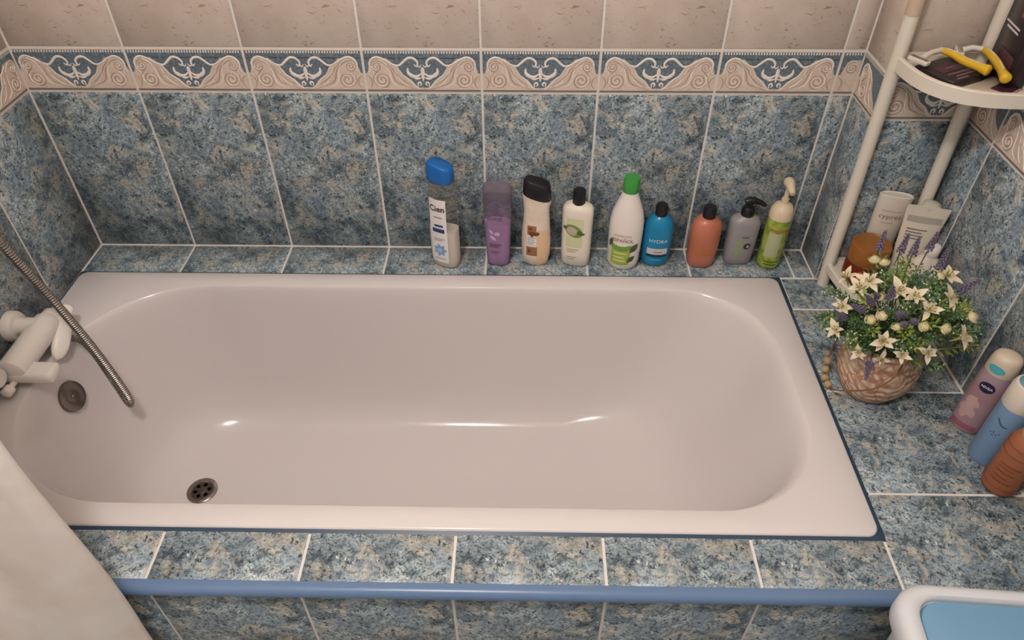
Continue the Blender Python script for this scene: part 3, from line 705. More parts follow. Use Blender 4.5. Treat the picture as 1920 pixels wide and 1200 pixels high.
mb = MB(); bars(B, mb, -0.016, 0.012, [0.020], 0.002, 0, 0.0007); mb.build('small_print', mat('pale_grey_print'), b)

# 9 lime bottle with cream shoulder and pump
b = bottle('foam_bottle', 1.695, -0.058, 0.02, 'slim lime-green bottle with a cream shoulder and cream pump nozzle', group=GB)
B = Bot([(0, 0.021, 0.021, 2), (0.004, 0.0255, 0.0255, 2), (0.012, 0.0275, 0.0275, 2), (0.130, 0.0275, 0.0275, 2), (0.142, 0.0268, 0.0268, 2)])
LIME = mat('lime_plastic', '8f9f3c', 0.3); kk = NT(LIME)
kk.l(kk.ramp(kk.noise(kk.coord(), 45, 4, 0.6), [(0.36, '6c8328'), (0.5, '93a63c'), (0.66, 'b3b96a')]), kk.b.inputs['Base Color'])
mb = MB(); B.mesh(mb); soft(mb.build('body', LIME, b), 50)
CRP = mat('cream_pump', 'd8c6a9', 0.35)
mb = MB(); mb.lathe([(0.0272, 0.141), (0.0276, 0.146), (0.0262, 0.160), (0.021, 0.172), (0.012, 0.178), (0.0085, 0.179), (0.0085, 0.190)], 32); sh = soft(mb.build('shoulder', CRP, b), 50)
mb = MB(); mb.tube([(0, 0, 0.186), (0, 0, 0.222)], [0.0055, 0.0055], 14); mb.tube([(0.000, 0.012, 0.228), (0, 0.004, 0.2285), (0, -0.012, 0.226), (0, -0.030, 0.219)], [0.011, 0.0125, 0.0085, 0.006], 16); soft(mb.build('nozzle', CRP, sh), 50)
mb = MB(); B.patch(-0.026, 0.006, 0.040, 0.108, 0.0006, 10, 5, mb); mb.build('pale_panel', mat('sage_print', 'aeb38c', 0.5), b, True)
mb = MB(); B.patch(-0.024, 0.024, 0.112, 0.119, 0.0006, 12, 1, mb); mb.build('brown_band', mat('ochre_print', '9b7a3c', 0.5), b, True)
mb = MB(); bars(B, mb, -0.020, 0.016, [0.026, 0.018], 0.003, 0, 0.0008); mb.build('small_print', mat('dark_olive_print', '4d5c1c', 0.5), b)

# three bottles against the right wall
b = bottle('spray_bottle', 1.957, -0.566, math.radians(-48), 'pink rounded deodorant bottle with navy oval emblem and cream cap', 'bottle')
B = Bot([(0, 0.024, 0.020, 2.3), (0.004, 0.028, 0.023, 2.3), (0.02, 0.0300, 0.0245, 2.3), (0.10, 0.0295, 0.0240, 2.2), (0.140, 0.0275, 0.0230, 2.1), (0.153, 0.0255, 0.0220, 2.1)])
PK = mat('pink_plastic', 'a58388', 0.35); kk = NT(PK)
kk.l(kk.ramp(kk.noise(kk.coord((0, 0, 0), (0.5, 0.5, 1)), 14, 1, 0.4), [(0.38, '9c7a80'), (0.55, 'a18a92')]), kk.b.inputs['Base Color'])
mb = MB(); B.mesh(mb); soft(mb.build('body', PK, b), 50)
C = Bot([(0.151, 0.0255, 0.0222, 2.1), (0.155, 0.0265, 0.0230, 2.1), (0.182, 0.0245, 0.0215, 2.1), (0.191, 0.0205, 0.018, 2.1), (0.194, 0.014, 0.012, 2)])
mb = MB(); C.mesh(mb); cp = soft(mb.build('cap', mat('cream_cap', 'c9b9a4', 0.4), b), 50)
mb = MB(); C.blob(-0.004, 0.166, 0.0150, 0.0085, 0.0006, 0.0, mb); mb.build('spray_button', mat('teal_button', '4aa0ae', 0.3), cp, True)
mb = MB(); B.blob(-0.001, 0.122, 0.0140, 0.0120, 0.0006, 0.0, mb); lb = mb.build('emblem', mat('navy_emblem', '1d1c38', 0.4), b, True)
mb = MB(); B.text('NIVEA', -0.001, 0.122, 0.0075, 0.0010, mb); mb.build('lettering', mat('white_print', 'd5d2d6', 0.5), lb)
mb = MB()
for u, z, r, a in ((-0.012, 0.082, 0.014, 0.9), (-0.005, 0.078, 0.013, -0.5), (-0.015, 0.058, 0.016, 0.3), (-0.003, 0.054, 0.014, -0.9), (-0.014, 0.045, 0.012, 1.6), (-0.010, 0.068, 0.011, 0.0)): B.blob(u, z, r, r*0.66, 0.0006+0.0001*abs(a), a, mb, 0, True)
mb.build('petal_print', mat('blush_print', 'bb9c98', 0.5), b, True)
mb = MB(); B.patch(-0.028, 0.02, 0.010, 0.024, 0.0004, 12, 2, mb); mb.build('red_band', mat('red_pink_print', '98586a', 0.5), b, True)

b = bottle('deodorant_can', 1.957, -0.641, math.radians(-48), 'pale blue cylindrical can with a white cap and blue top', 'can')
B = Bot([(0, 0.0255, 0.0255, 2), (0.003, 0.0275, 0.0275, 2), (0.008, 0.0285, 0.0285, 2), (0.140, 0.0285, 0.0285, 2), (0.147, 0.0275, 0.0275, 2)])
mb = MB(); B.mesh(mb); soft(mb.build('body', mat('pale_blue_can', '6f8cab', 0.35), b), 50)
mb = MB(); mb.lathe([(0.0278, 0.145), (0.0290, 0.148), (0.0285, 0.186), (0.0255, 0.195), (0.0215, 0.1965)], 36); cp = soft(mb.build('cap', mat('ivory_cap', 'd6cbbd', 0.4), b))
mb = MB(); mb.lathe([(0.0215, 0.1955), (0.0215, 0.1975), (0.012, 0.1985), (0, 0.1987)], 32); mb.build('top_button', mat('grey_blue_top', '6c93a3', 0.35), cp, True)
mb = MB(); 
for k in range(9):
    t = k/8; B.blob(-0.012+0.017*t, 0.118-0.004*math.sin(t*3.1)-0.010*t, 0.0022, 0.0016, 0.0006, 0, mb, 0, False, 8)
for u, z in ((-0.012, 0.084), (-0.007, 0.087), (-0.002, 0.084), (-0.007, 0.080), (0.002, 0.088)): B.blob(u, z, 0.0016, 0.0016, 0.0006, 0, mb, 0, False, 8)
mb.build('lettering', mat('deep_teal_print', '2f5870', 0.5), b)

b = bottle('bath_oil_bottle', 1.952, -0.706, math.radians(-45), 'clear orange ribbed bottle with a cream cap', 'bottle')
B = Bot([(0, 0.024, 0.024, 2.1), (0.004, 0.028, 0.028, 2.1), (0.012, 0.030, 0.030, 2.1), (0.115, 0.029, 0.029, 2.1), (0.132, 0.026, 0.026, 2), (0.142, 0.017, 0.017, 2)])
mb = MB(); B.mesh(mb); soft(mb.build('body', mat('orange_clear', 'c98a66', 0.25, trans=0.55, ior=1.2), b), 50)
mb = MB(); B.mesh(mb, 40, 0, 0.003, 0.104, 0.0015); soft(mb.build('liquid', mat('orange_liquid', 'a4542e', 0.3), b))
mb = MB(); mb.lathe([(0.017, 0.138), (0.0195, 0.141), (0.0195, 0.164), (0.017, 0.168), (0, 0.1685)], 28); soft(mb.build('cap', mat('cream_cap'), b))
for z in (0.022, 0.100, 0.118):
    V = [B.on((k/48-0.5)*2*math.pi*0.0285, z, 0.0004) for k in range(49)]
    mb = MB(); mb.tube(V, 0.0009, 6); mb.build('ridge', mat('dark_orange', '7c3c20', 0.4), b, True)
mb = MB(); bars(B, mb, -0.020, 0.016, [0.078, 0.070, 0.060, 0.048, 0.038], 0.003, 0, 0.0007); mb.build('small_print', mat('dark_orange'), b)

# ------------------------------------------------------------------ white corner rack with its contents
RACKW = mat('rack_white', 'ddd5c6', 0.4)
rk = empty('corner_rack', (1.90, -0.125, LZ)); ro = Vector((1.90, -0.125, LZ))
tag(rk, 'white two-tier corner rack with round poles and curved shelves', 'rack')
P1 = [Vector((1.8105, -0.133, 0.0)), Vector((1.7915, -0.137, 0.634))]; P2 = [Vector((1.974, -0.132, 0.0)), Vector((1.948, -0.137, 0.80))]
base = Vector((0, 0, LZ))-ro
for P, top in ((P1, None), (P2, None)):
    mb = MB(); mb.tube([P[0]+base, P[1]+base], 0.0132, 24); soft(mb.build('pole', RACKW, rk))
d = (P1[1]-P1[0]).normalized()
mb = MB(); mb.tube([P1[1]+base-d*0.004, P1[1]+base+d*0.17], 0.0142, 24); soft(mb.build('pole_sleeve', mat('beige_sleeve', 'c3ad97', 0.4), rk))
def shelf(z, rim, name, shift):
    cx, cy, R = 1.986+shift, -0.120, 0.187
    out = []
    for k in range(33):
        a = math.pi/2*k/32; c, s = math.cos(a), math.sin(a)
        out.append((cx-R*c**(2/3), cy-R*s**(2/3)))
    ring = out+[(cx, cy)]; n = len(ring)
    cen = Vector((cx-0.07, cy-0.07, 0))
    inn = [(cen.x+(x-cen.x)*0.93, cen.y+(y-cen.y)*0.93) for x, y in ring]
    V = [(x, y, z-0.010) for x, y in ring]+[(x, y, z+rim-0.002) for x, y in ring]+[(cen.x+(x-cen.x)*0.985, cen.y+(y-cen.y)*0.985, z+rim) for x, y in ring]+[(x, y, z+rim) for x, y in inn]+[(x, y, z) for x, y in inn]
    F = []
    for r in range(4):
        for k in range(n): F.append([r*n+k, r*n+(k+1) % n, (r+1)*n+(k+1) % n, (r+1)*n+k])
    F += [list(range(n))[::-1], [4*n+k for k in range(n)]]
    return soft(mk(name, [Vector(v)+base for v in V], F, RACKW, rk), 35)
shelf(0.540, 0.016, 'shelf', -0.010); shelf(0.060, 0.010, 'shelf', 0.0)
ZB, ZT = 0.060, 0.540

# amber jar
GJ = 'toiletries on the lower rack shelf'
b = bottle('cosmetic_jar', 1.861, -0.183, -0.3, 'amber jar with a wide orange-brown lid', 'jar', z=ZB)
mb = MB(); mb.lathe([(0.034, 0), (0.039, 0.003), (0.0410, 0.012), (0.0410, 0.048), (0.038, 0.054), (0.036, 0.058)], 40); soft(mb.build('body', mat('amber_jar', '7a2d14', 0.2, trans=0.25, ior=1.3), b), 50)
mb = MB(); mb.lathe([(0.0410, 0.053), (0.0420, 0.055), (0.0420, 0.092), (0.040, 0.096), (0.037, 0.0965), (0.0355, 0.095), (0, 0.095)], 40); soft(mb.build('lid', mat('amber_lid', '8f5a24', 0.35), b))
B = Bot([(0, 0.041, 0.041, 2), (0.06, 0.041, 0.041, 2)])
mb = MB()
for k in range(8): B.blob(-0.03+0.055*random.random(), 0.014+0.024*random.random(), 0.008, 0.005, 0.0006+0.0001*k, random.random()*3, mb, 0, True)
mb.build('label', mat('orange_print', 'c06a2c', 0.5), b, True)
# white bottle with grey lettering
b = bottle('cream_bottle', 1.9005, -0.1325, math.radians(-14), 'white oval bottle with grey lettering behind the amber jar', 'bottle', z=ZB)
B = Bot([(0, 0.028, 0.014, 2.2), (0.003, 0.030, 0.0155, 2.2), (0.18, 0.0345, 0.0145, 2.2), (0.188, 0.0345, 0.0140, 2.2), (0.1895, 0.032, 0.012, 2.2), (0.187, 0.030, 0.0105, 2.2)])
mb = MB(); B.mesh(mb); soft(mb.build('body', mat('white_cosmetic', 'd9cfc0', 0.35), b), 40)
B.sec = B.sec[:4]
mb = MB(); B.text('cypres', 0.0, 0.140, 0.0165, 0.0007, mb, 0, 0, 1.1); mb.build('lettering', mat('grey_brown_print', '77706a', 0.5), b)
mb = MB(); bars(B, mb, -0.022, 0.022, [0.154], 0.0016); bars(B, mb, -0.014, 0.010, [0.124], 0.0016); mb.build('small_print', mat('soft_grey_print', 'a59d94', 0.5), b)
# flat tube with a hanging hole
b = bottle('hand_cream_tube', 1.937, -0.203, math.radians(-16), 'white flat tube standing on its cap with a hanging hole', 'tube', z=ZB)
B = Bot([(0, 0.018, 0.018, 2), (0.02, 0.019, 0.019, 2), (0.022, 0.020, 0.020, 2), (0.03, 0.027, 0.021, 2), (0.10, 0.034, 0.015, 2), (0.165, 0.0395, 0.006, 2), (0.185, 0.041, 0.0016, 2), (0.203, 0.0415, 0.0012, 2)])
mb = MB(); B.mesh(mb, 40, 0, 0.022); tb = mb.build('tube_body', mat('white_tube', 'd3cab8', 0.4), b)
mb = MB(); mb.lathe([(0.0032, -0.02), (0.0032, 0.02)], 14, (0.002, 0, 0.195), axis='y'); soft(cut(tb, mb), 50)
mb = MB(); B.mesh(mb, 32, 0, None, 0.022); soft(mb.build('cap', WHITEP, b))
mb = MB(); B.patch(-0.034, 0.034, 0.166, 0.180, 0.0006, 8, 2, mb); mb.build('grey_band', mat('soft_grey_print'), b, True)
mb = MB(); bars(B, mb, -0.028, 0.012, [0.150, 0.143, 0.136, 0.129], 0.0028); mb.build('small_print', mat('grey_brown_print'), b)
# round-topped white bottle behind the tube
b = bottle('talc_bottle', 1.962, -0.168, 0.0, 'white bottle with a domed top behind the flat tube', 'bottle', z=ZB)
mb = MB(); mb.lathe([(0.018, 0), (0.0205, 0.004), (0.0205, 0.145), (0.018, 0.150)], 32); soft(mb.build('body', mat('white_cosmetic'), b))
mb = MB(); mb.lathe([(0.0195, 0.149), (0.0205, 0.152), (0.0205, 0.178), (0.018, 0.188), (0.010, 0.192), (0, 0.193)], 32); soft(mb.build('cap', mat('grey_white_cap', 'c2bdae', 0.4), b), 50)
# white round-shouldered bottle in front
b = bottle('lotion_flask', 1.951, -0.252, math.radians(-20), 'white round-shouldered flask with purple print beside the flowers', 'bottle', z=ZB)
B = Bot([(0, 0.027, 0.018, 2.2), (0.004, 0.031, 0.021, 2.2), (0.06, 0.0335, 0.0225, 2.2), (0.085, 0.032, 0.0215, 2.2), (0.102, 0.025, 0.018, 2.1), (0.112, 0.016, 0.0145, 2), (0.118, 0.013, 0.013, 2)])
mb = MB(); B.mesh(mb); soft(mb.build('body', mat('white_cosmetic'), b), 50)
mb = MB(); mb.lathe([(0.0135, 0.116), (0.0145, 0.118), (0.0145, 0.136), (0.012, 0.140), (0, 0.1405)], 24); soft(mb.build('cap', WHITEP, b))
mb = MB(); bars(B, mb, -0.020, 0.018, [0.070, 0.062, 0.054], 0.0035); mb.build('small_print', mat('purple_print', '6f6687', 0.5), b)

# top shelf: flat dark packs, two razors, a standing dark carton
def carton(name, c, s, rz, label, col, tilt=(0, 0)):
    o = empty(name, (c[0], c[1], LZ+c[2]), rz); o.rotation_euler = (tilt[0], tilt[1], rz); tag(o, label, 'box')
    bx = inst('carton', bevel_box_mesh('carton', s[0], s[1], s[2], 0.0012, mat(*col), 1), o); return o
CAR = ('dark_carton', '2b2226', 0.3)
o1 = carton('cosmetic_pack', (1.877, -0.190, ZT), (0.112, 0.084, 0.014), math.radians(28), 'flat dark pack with pinkish lettering under the yellow razors', CAR)
mb = MB()
mb.box(-0.040, 0.036, -0.006, 0.018, 0.0135, 0.0144); mb.build('maroon_panel', mat('maroon_print', '4c2b38', 0.4), o1)
mb = MB()
for k, (x0, x1, y) in enumerate(((-0.04, 0.03, -0.016), (-0.03, 0.035, -0.026), (-0.04, -0.01, -0.035), (-0.02, 0.03, 0.006))): mb.box(x0, x1, y-0.0014, y+0.0014, 0.0135, 0.0148)
mb.build('small_print', mat('dusty_pink_print', '8c6a72', 0.5), o1)
o2 = carton('folded_leaflet', (1.925, -0.250, ZT), (0.085, 0.060, 0.004), math.radians(38), 'small pale and maroon folded paper at the shelf edge', ('pale_paper', 'b5a894', 0.6))
mb = MB(); mb.box(-0.012, 0.040, -0.028, 0.004, 0.0036, 0.0046); mb.build('maroon_panel', mat('maroon_print'), o2)
o3 = carton('cosmetic_carton', (1.962, -0.196, ZT), (0.115, 0.028, 0.150), math.radians(82), 'tall dark carton with a pink emblem standing at the right wall', CAR)
mb = MB()
def onleft(x0, x1, z0, z1): mb.box(x0, x1, 0.0138, 0.0146, z0, z1)
onleft(-0.035, -0.005, 0.108, 0.128); mb.build('pink_emblem', mat('magenta_print', '8c3450', 0.4), o3)
mb = MB()
onleft(-0.02, 0.04, 0.088, 0.091); onleft(-0.02, 0.03, 0.081, 0.084); onleft(-0.045, -0.028, 0.100, 0.112); mb.build('small_print', mat('white_print'), o3)
mb = MB()
onleft(-0.045, 0.02, 0.02, 0.05); mb.build('maroon_panel', mat('maroon_print'), o3)

YEL = mat('yellow_plastic', 'd8b02a', 0.35); RZW = mat('razor_white', 'd9d3c8', 0.4)
def razor(head, neck, mid, end, label, z):
    o = empty('razor', (head[0], head[1], LZ+z)); tag(o, label, 'razor', 'yellow razors on the upper rack shelf')
    h = Vector((head[0], head[1], 0)); q = lambda p, zz: Vector((p[0], p[1], zz))-h
    nk, md, en = q(neck, 0.016), q(mid, 0.013), q(end, 0.012)
    pts = catmull([nk, nk.lerp(md, 0.5)+Vector((0, 0, 0.002)), md, md.lerp(en, 0.6), en], 24)
    rad = [0.0055+0.0018*math.sin(math.pi*i/24)+(0.0045*max(0, (i-17)/7)) for i in range(25)]; rad[-1] = 0.006
    mb = MB(); mb.tube(pts, rad, 14); hd = soft(mb.build('handle', YEL, o), 60)
    mb = MB(); mb.tube([p+Vector((0, 0, r*0.62)) for p, r in zip(pts[2:19], rad[2:19])], 0.0030, 8); mb.build('grip_strip', RZW, hd, True)
    dirv = (nk-Vector((0, 0, 0.012))).normalized()
    mb = MB(); mb.tube([nk, nk*0.5+Vector((0, 0, 0.009)), Vector((0, 0, 0.010))+dirv*0.006], [0.0055, 0.0048, 0.0062], 12); soft(mb.build('neck', RZW, o))
    e = empty('head', (0, 0, 0)); e.parent = o; side = Vector((-dirv.y, dirv.x, 0)).normalized()
    ang = math.atan2(side.y, side.x)
    me = bevel_box_mesh('blade_head', 0.040, 0.014, 0.008, 0.002, RZW); bh = inst('blade_head', me, o); bh.location = (0, 0, 0.004); bh.rotation_euler = (0, 0, ang)
    bpy.data.objects.remove(e)
    mb = MB()
    for k in (-1, 0, 1): mb.box(-0.017, 0.017, k*0.003-0.0006, k*0.003+0.0006, 0.0078, 0.0086)
    mb.build('blade', CHROME, bh)
    return o
razor((1.812, -0.178), (1.862, -0.150), (1.886, -0.193), (1.912, -0.234), 'yellow and white disposable razor lying across the flat dark pack', ZT+0.0145)
razor((1.902, -0.138), (1.938, -0.150), (1.938, -0.205), (1.922, -0.272), 'yellow and white disposable razor beside the tall dark carton', ZT+0.016)

# ------------------------------------------------------------------ flower arrangement in a patterned pot
VC = Vector((1.803, -0.462, LZ))
fl = empty('flower_arrangement', VC); tag(fl, 'artificial lilies and lavender in a patterned terracotta pot on the ledge', 'flowers')
POT = mat('patterned_terracotta', 'c9a48c', 0.75); kk = NT(POT); v = kk.coord()
vor = kk.n('ShaderNodeTexVoronoi', feature='DISTANCE_TO_EDGE'); vor.inputs['Scale'].default_value = 42; kk.l(v, vor.inputs['Vector'])
wav = kk.n('ShaderNodeTexWave', wave_type='RINGS'); wav.inputs['Scale'].default_value = 24; wav.inputs['Distortion'].default_value = 9; wav.inputs['Detail'].default_value = 2; kk.l(v, wav.inputs['Vector'])
c1 = kk.ramp(wav.outputs['Fac'], [(0.25, 'b58a70'), (0.45, 'cfa88c'), (0.8, 'd8bba2')])
c2 = kk.mix(kk.ramp(vor.outputs['Distance'], [(0.03, 0.75), (0.09, 0.0)]), c1, '9c7058')
c3 = kk.mix(kk.ramp(kk.noise(v, 14, 2), [(0.5, 0.0), (0.66, 0.7)]), c2, 'c4baa4')
kk.l(c3, kk.b.inputs['Base Color']); kk.bump(wav.outputs['Fac'], 0.5, 0.003)
prof = [(0.045, 0.0), (0.056, 0.004), (0.068, 0.022), (0.0755, 0.048), (0.0755, 0.072), (0.069, 0.098), (0.061, 0.118), (0.057, 0.128), (0.053, 0.129), (0.051, 0.122), (0.045, 0.09)]
mb = MB(); mb.lathe(prof, 48)
mb.v = [(x*(1.0+0.05*math.cos(3*math.atan2(y, x)+0.6)), y*(1+0.05*math.cos(3*math.atan2(y, x)+0.6)), z) for x, y, z in mb.v]
soft(mb.build('pot', POT, fl), 60)
mb = MB(); V = [(0, 0, 0.118)]; mb.lathe([(0.050, 0.095), (0.050, 0.112), (0.02, 0.120), (0, 0.121)], 32); mb.build('moss', mat('moss_green', '5b6240', 0.9), fl, True)
W2 = lambda x, y, z: Vector((x, y, z+LZ))-VC
cord = [W2(1.722, -0.430, 0.108), W2(1.718, -0.434, 0.060), W2(1.716, -0.440, 0.034), W2(1.715, -0.452, 0.016), W2(1.716, -0.472, 0.010), W2(1.722, -0.500, 0.024),
        W2(1.735, -0.531, 0.056), W2(1.764, -0.5445, 0.078), W2(1.790, -0.5425, 0.105), W2(1.806, -0.528, 0.124)]
cp_ = catmull(cord, 60)
mb = MB(); mb.tube(cp_, 0.0017, 8); cd_ = mb.build('cord', mat('brown_cord', '7d5a3c', 0.8), fl, True)
mb = MB()
mb.lathe([(0.0028, -0.0075), (0.0068, -0.0055), (0.0088, 0.0), (0.0068, 0.0055), (0.0028, 0.0075)], 16)
for i, (x, y, z) in enumerate(((1.717, -0.437, 0.045), (1.7155, -0.444, 0.026), (1.7155, -0.456, 0.0125), (1.7165, -0.473, 0.0105))):
    if i == 0: bd = mb.build('bead', mat('wood_bead', 'a8906a', 0.6), cd_, True); bme = bd.data
    else: bd = inst('bead', bme, cd_)
    bd.location = W2(x, y, z); bd.rotation_euler = ((Vector((0, -0.4, -1)), Vector((0, -0.9, -0.9)), Vector((0, -1, -0.3)), Vector((0.1, -1, 0.1)))[i]).to_track_quat('Z', 'X').to_euler()

CEN = Vector((1.805, -0.435, 0.150))
def outward(p, up=0.35, jit=0.25):
    n = Vector(p)-CEN; n.normalize(); n = (n+Vector((0, -0.15, up))+Vector((random.uniform(-jit, jit), random.uniform(-jit, jit), random.uniform(-jit, jit)))).normalized(); return n
PET = mat('lily_petal', 'd9cdb0', 0.55); kk = NT(PET); kk.l(kk.ramp(kk.noise(kk.coord(), 60, 2), [(0.4, 'cfc09e'), (0.65, 'dbcfb8')]), kk.b.inputs['Base Color'])
GREEN = [mat('leaf_green', '6b8a4e', 0.6), mat('leaf_dark_green', '48663f', 0.6), mat('leaf_lime', '93a24a', 0.6), mat('leaf_blue_green', '66836f', 0.6)]
def petal_mesh(L, Wd, curl, name):
    V = []; F = []; n = 7
    for i in range(n+1):
        s = i/n; wv = Wd*math.sin(math.pi*min(1, 0.12+0.88*s)**0.85)*(1 if s < 1 else 0.1); x = L*s; z = curl[0]*s-curl[1]*s*s
        V += [(x, -wv, z+0.25*wv), (x, 0, z), (x, wv, z+0.25*wv)]
    for i in range(n):
        a = i*3; b_ = a+3; F += [[a, b_, b_+1, a+1], [a+1, b_+1, b_+2, a+2]]
    me = bpy.data.meshes.new(name); me.from_pydata(V, [], F); me.materials.append(PET); me.polygons.foreach_set('use_smooth', [True]*len(F)); return me
petA = petal_mesh(0.024, 0.0058, (0.012, 0.010), 'petal'); petB = petal_mesh(0.021, 0.0048, (0.016, 0.008), 'petal')
mb = MB(); mb.lathe([(0.0012, -0.018), (0.0022, -0.004), (0.0035, 0.0), (0.002, 0.003), (0.0, 0.004)], 8)
for k in range(5):
    a = k*1.257; mb.tube([(0, 0, 0), (0.003*math.cos(a), 0.003*math.sin(a), 0.008), (0.0055*math.cos(a), 0.0055*math.sin(a), 0.0135)], [0.0005, 0.0005, 0.0011], 5)
lily_core = bpy.data.meshes.new('lily'); lily_core.from_pydata(mb.v, [], mb.f); lily_core.materials.append(mat('stamen_olive', '9a9552', 0.6))
STEM = []
lilies = [[1.69, -0.437, 0.259], [1.702, -0.469, 0.263], [1.718, -0.465, 0.275], [1.756, -0.496, 0.279], [1.778, -0.509, 0.277], [1.679, -0.484, 0.23], [1.84, -0.511, 0.275], [1.735, -0.548, 0.205], [1.866, -0.549, 0.216], [1.743, -0.551, 0.166], [1.711, -0.534, 0.164], [1.769, -0.561, 0.184], [1.674, -0.498, 0.184], [1.81, -0.565, 0.193], [1.847, -0.469, 0.291], [1.799, -0.53, 0.264]]
for i, p in enumerate(lilies):
    n = outward(p, 0.45, 0.5); o = inst('lily', lily_core, fl); o.location = W2(*p)
    q = n.to_track_quat('Z', 'X').to_matrix().to_4x4(); s = random.uniform(0.85, 1.12)*(0.8 if i in (9, 10, 11, 12) else 1.0)
    q = q @ Matrix.Rotation(random.random()*6, 4, 'Z') @ Matrix.Scale(s, 4); q.translation = W2(*p); o.matrix_local = q
    for k in range(6):
        pt = inst('petal', petA if k % 2 else petB, o); pt.matrix_local = Matrix.Rotation(k*math.pi/3+random.uniform(-.28, .28), 4, 'Z') @ Matrix.Rotation(random.uniform(-.55, .35), 4, 'Y') @ Matrix.Scale(random.uniform(0.8, 1.25), 4)
    STEM.append(p)
# rose buds
bmv = MB()
for k in range(7):
    a = k*2.4; r = 0.0015+0.0011*k; v_, f_ = [], []
    for i in range(5):
        for j in range(5):
            u_ = (i/4-0.5)*1.7; h = j/4; rr = (r+0.004)*math.sin(0.5+h*1.7)
            v_.append((rr*math.cos(a+u_), rr*math.sin(a+u_), -0.006+h*0.013*(1-0.05*k)))
    f_ = [[i*5+j, (i+1)*5+j, (i+1)*5+j+1, i*5+j+1] for i in range(4) for j in range(4)]
    bmv.add(v_, f_)
bmv.lathe([(0.003, -0.007), (0.0085, -0.004), (0.0095, 0.001), (0.006, 0.0045), (0, 0.005)], 12)
bud_me = bpy.data.meshes.new('rose_bud'); bud_me.from_pydata(bmv.v, [], bmv.f); bud_me.materials.append(mat('bud_cream', 'cfc596', 0.6)); bud_me.polygons.foreach_set('use_smooth', [True]*len(bmv.f))
buds = [[1.727, -0.498, 0.266], [1.794, -0.548, 0.242], [1.751, -0.542, 0.235], [1.729, -0.524, 0.245], [1.713, -0.522, 0.233], [1.75, -0.431, 0.292], [1.739, -0.416, 0.287], [1.836, -0.469, 0.293], [1.89, -0.521, 0.242], [1.834, -0.548, 0.237]]
for p in buds:
    o = inst('rose_bud', bud_me, fl); q = outward(p, 0.5).to_track_quat('Z', 'X').to_matrix().to_4x4() @ Matrix.Scale(random.uniform(0.75, 1.05), 4); q.translation = W2(*p); o.matrix_local = q; STEM.append(p)
# lavender spikes: many tiny florets on a stalk
lv = MB(); lv.tube([(0, 0, -0.03), (0, 0, 0.044)], 0.0008, 5, True, 1)
for k in range(46):
    t = k/45; a = k*2.4; r = 0.0062*(1-0.65*t); c = Vector((r*math.cos(a), r*math.sin(a), 0.002+0.042*t)); s = 0.0030*(1-0.45*t)
    lv.add([c+Vector((s, 0, 0)), c+Vector((-s, 0, 0)), c+Vector((0, s, 0)), c+Vector((0, -s, 0)), c+Vector((0, 0, s*1.5)), c+Vector((0, 0, -s*1.5))],
           [[0,2,4],[2,1,4],[1,3,4],[3,0,4],[2,0,5],[1,2,5],[3,1,5],[0,3,5]], 0)
lav_me = bpy.data.meshes.new('lavender_spike'); lav_me.from_pydata(lv.v, [], lv.f)
for m in (mat('lavender_purple', '74687f', 0.7), GREEN[1]): lav_me.materials.append(m)
lav_me.polygons.foreach_set('material_index', lv.m)
lavs = [[1.758, -0.386, 0.285], [1.85, -0.385, 0.285], [1.801, -0.42, 0.299], [1.836, -0.455, 0.296], [1.719, -0.497, 0.25], [1.747, -0.498, 0.262], [1.765, -0.536, 0.235], [1.681, -0.494, 0.212], [1.708, -0.5, 0.235], [1.781, -0.534, 0.24], [1.757, -0.524, 0.245], [1.745, -0.524, 0.13], [1.875, -0.479, 0.265], [1.732, -0.489, 0.255], [1.79, -0.40, 0.29]]
for i, p in enumerate(lavs):
    o = inst('lavender_spike', lav_me, fl); q = outward(p, 0.9 if i < 4 or i == 14 else 0.2, 0.3).to_track_quat('Z', 'X').to_matrix().to_4x4(); q.translation = W2(*p); o.matrix_local = q; STEM.append(p)
# leafy sprigs (tiny leaves, some dotted with white florets)
def sprig_mesh(mi, white, L=0.055, nl=34, lf=0.010):
    s = MB(); s.tube([(0, 0, -0.035), (0.001, 0, 0), (0, 0, L)], 0.0009, 5, True, 0)
    for k in range(nl):
        t = (k+0.5)/nl; a = k*2.4; base_ = Vector((0, 0, -0.012+(L+0.012)*t)); d = Vector((math.cos(a), math.sin(a), random.uniform(0.2, 0.9))).normalized(); l = lf*random.uniform(0.7, 1.3)*(1.25-0.6*t)
        sd = d.cross(Vector((0, 0, 1))).normalized()*l*0.26; base_ += d*random.uniform(0, 0.009)
        up = Vector((0, 0, 0.0015))
        s.add([base_, base_+d*l*0.5+sd-up, base_+d*l, base_+d*l*0.5-sd-up, base_+d*l*0.5+up], [[0,1,4],[1,2,4],[2,3,4],[3,0,4]], 0)
        if white and k % 3 == 0:
            c = base_+d*l*1.05; r = 0.0019
            s.add([c+Vector((r,0,0)), c+Vector((-r,0,0)), c+Vector((0,r,0)), c+Vector((0,-r,0)), c+Vector((0,0,r)), c+Vector((0,0,-r))], [[0,2,4],[2,1,4],[1,3,4],[3,0,4],[2,0,5],[1,2,5],[3,1,5],[0,3,5]], 1)
    me = bpy.data.meshes.new('leaf_sprig'); me.from_pydata(s.v, [], s.f); me.materials.append(GREEN[mi]); me.materials.append(mat('tiny_floret', 'd3d6b4', 0.6)); me.polygons.foreach_set('material_index', s.m); return me
SPR = [sprig_mesh(0, False), sprig_mesh(1, False, 0.05, 40, 0.012), sprig_mesh(2, False, 0.05, 26, 0.014), sprig_mesh(0, True, 0.05, 40, 0.007), sprig_mesh(3, True, 0.05, 40, 0.007), sprig_mesh(3, False, 0.045, 30, 0.013)]
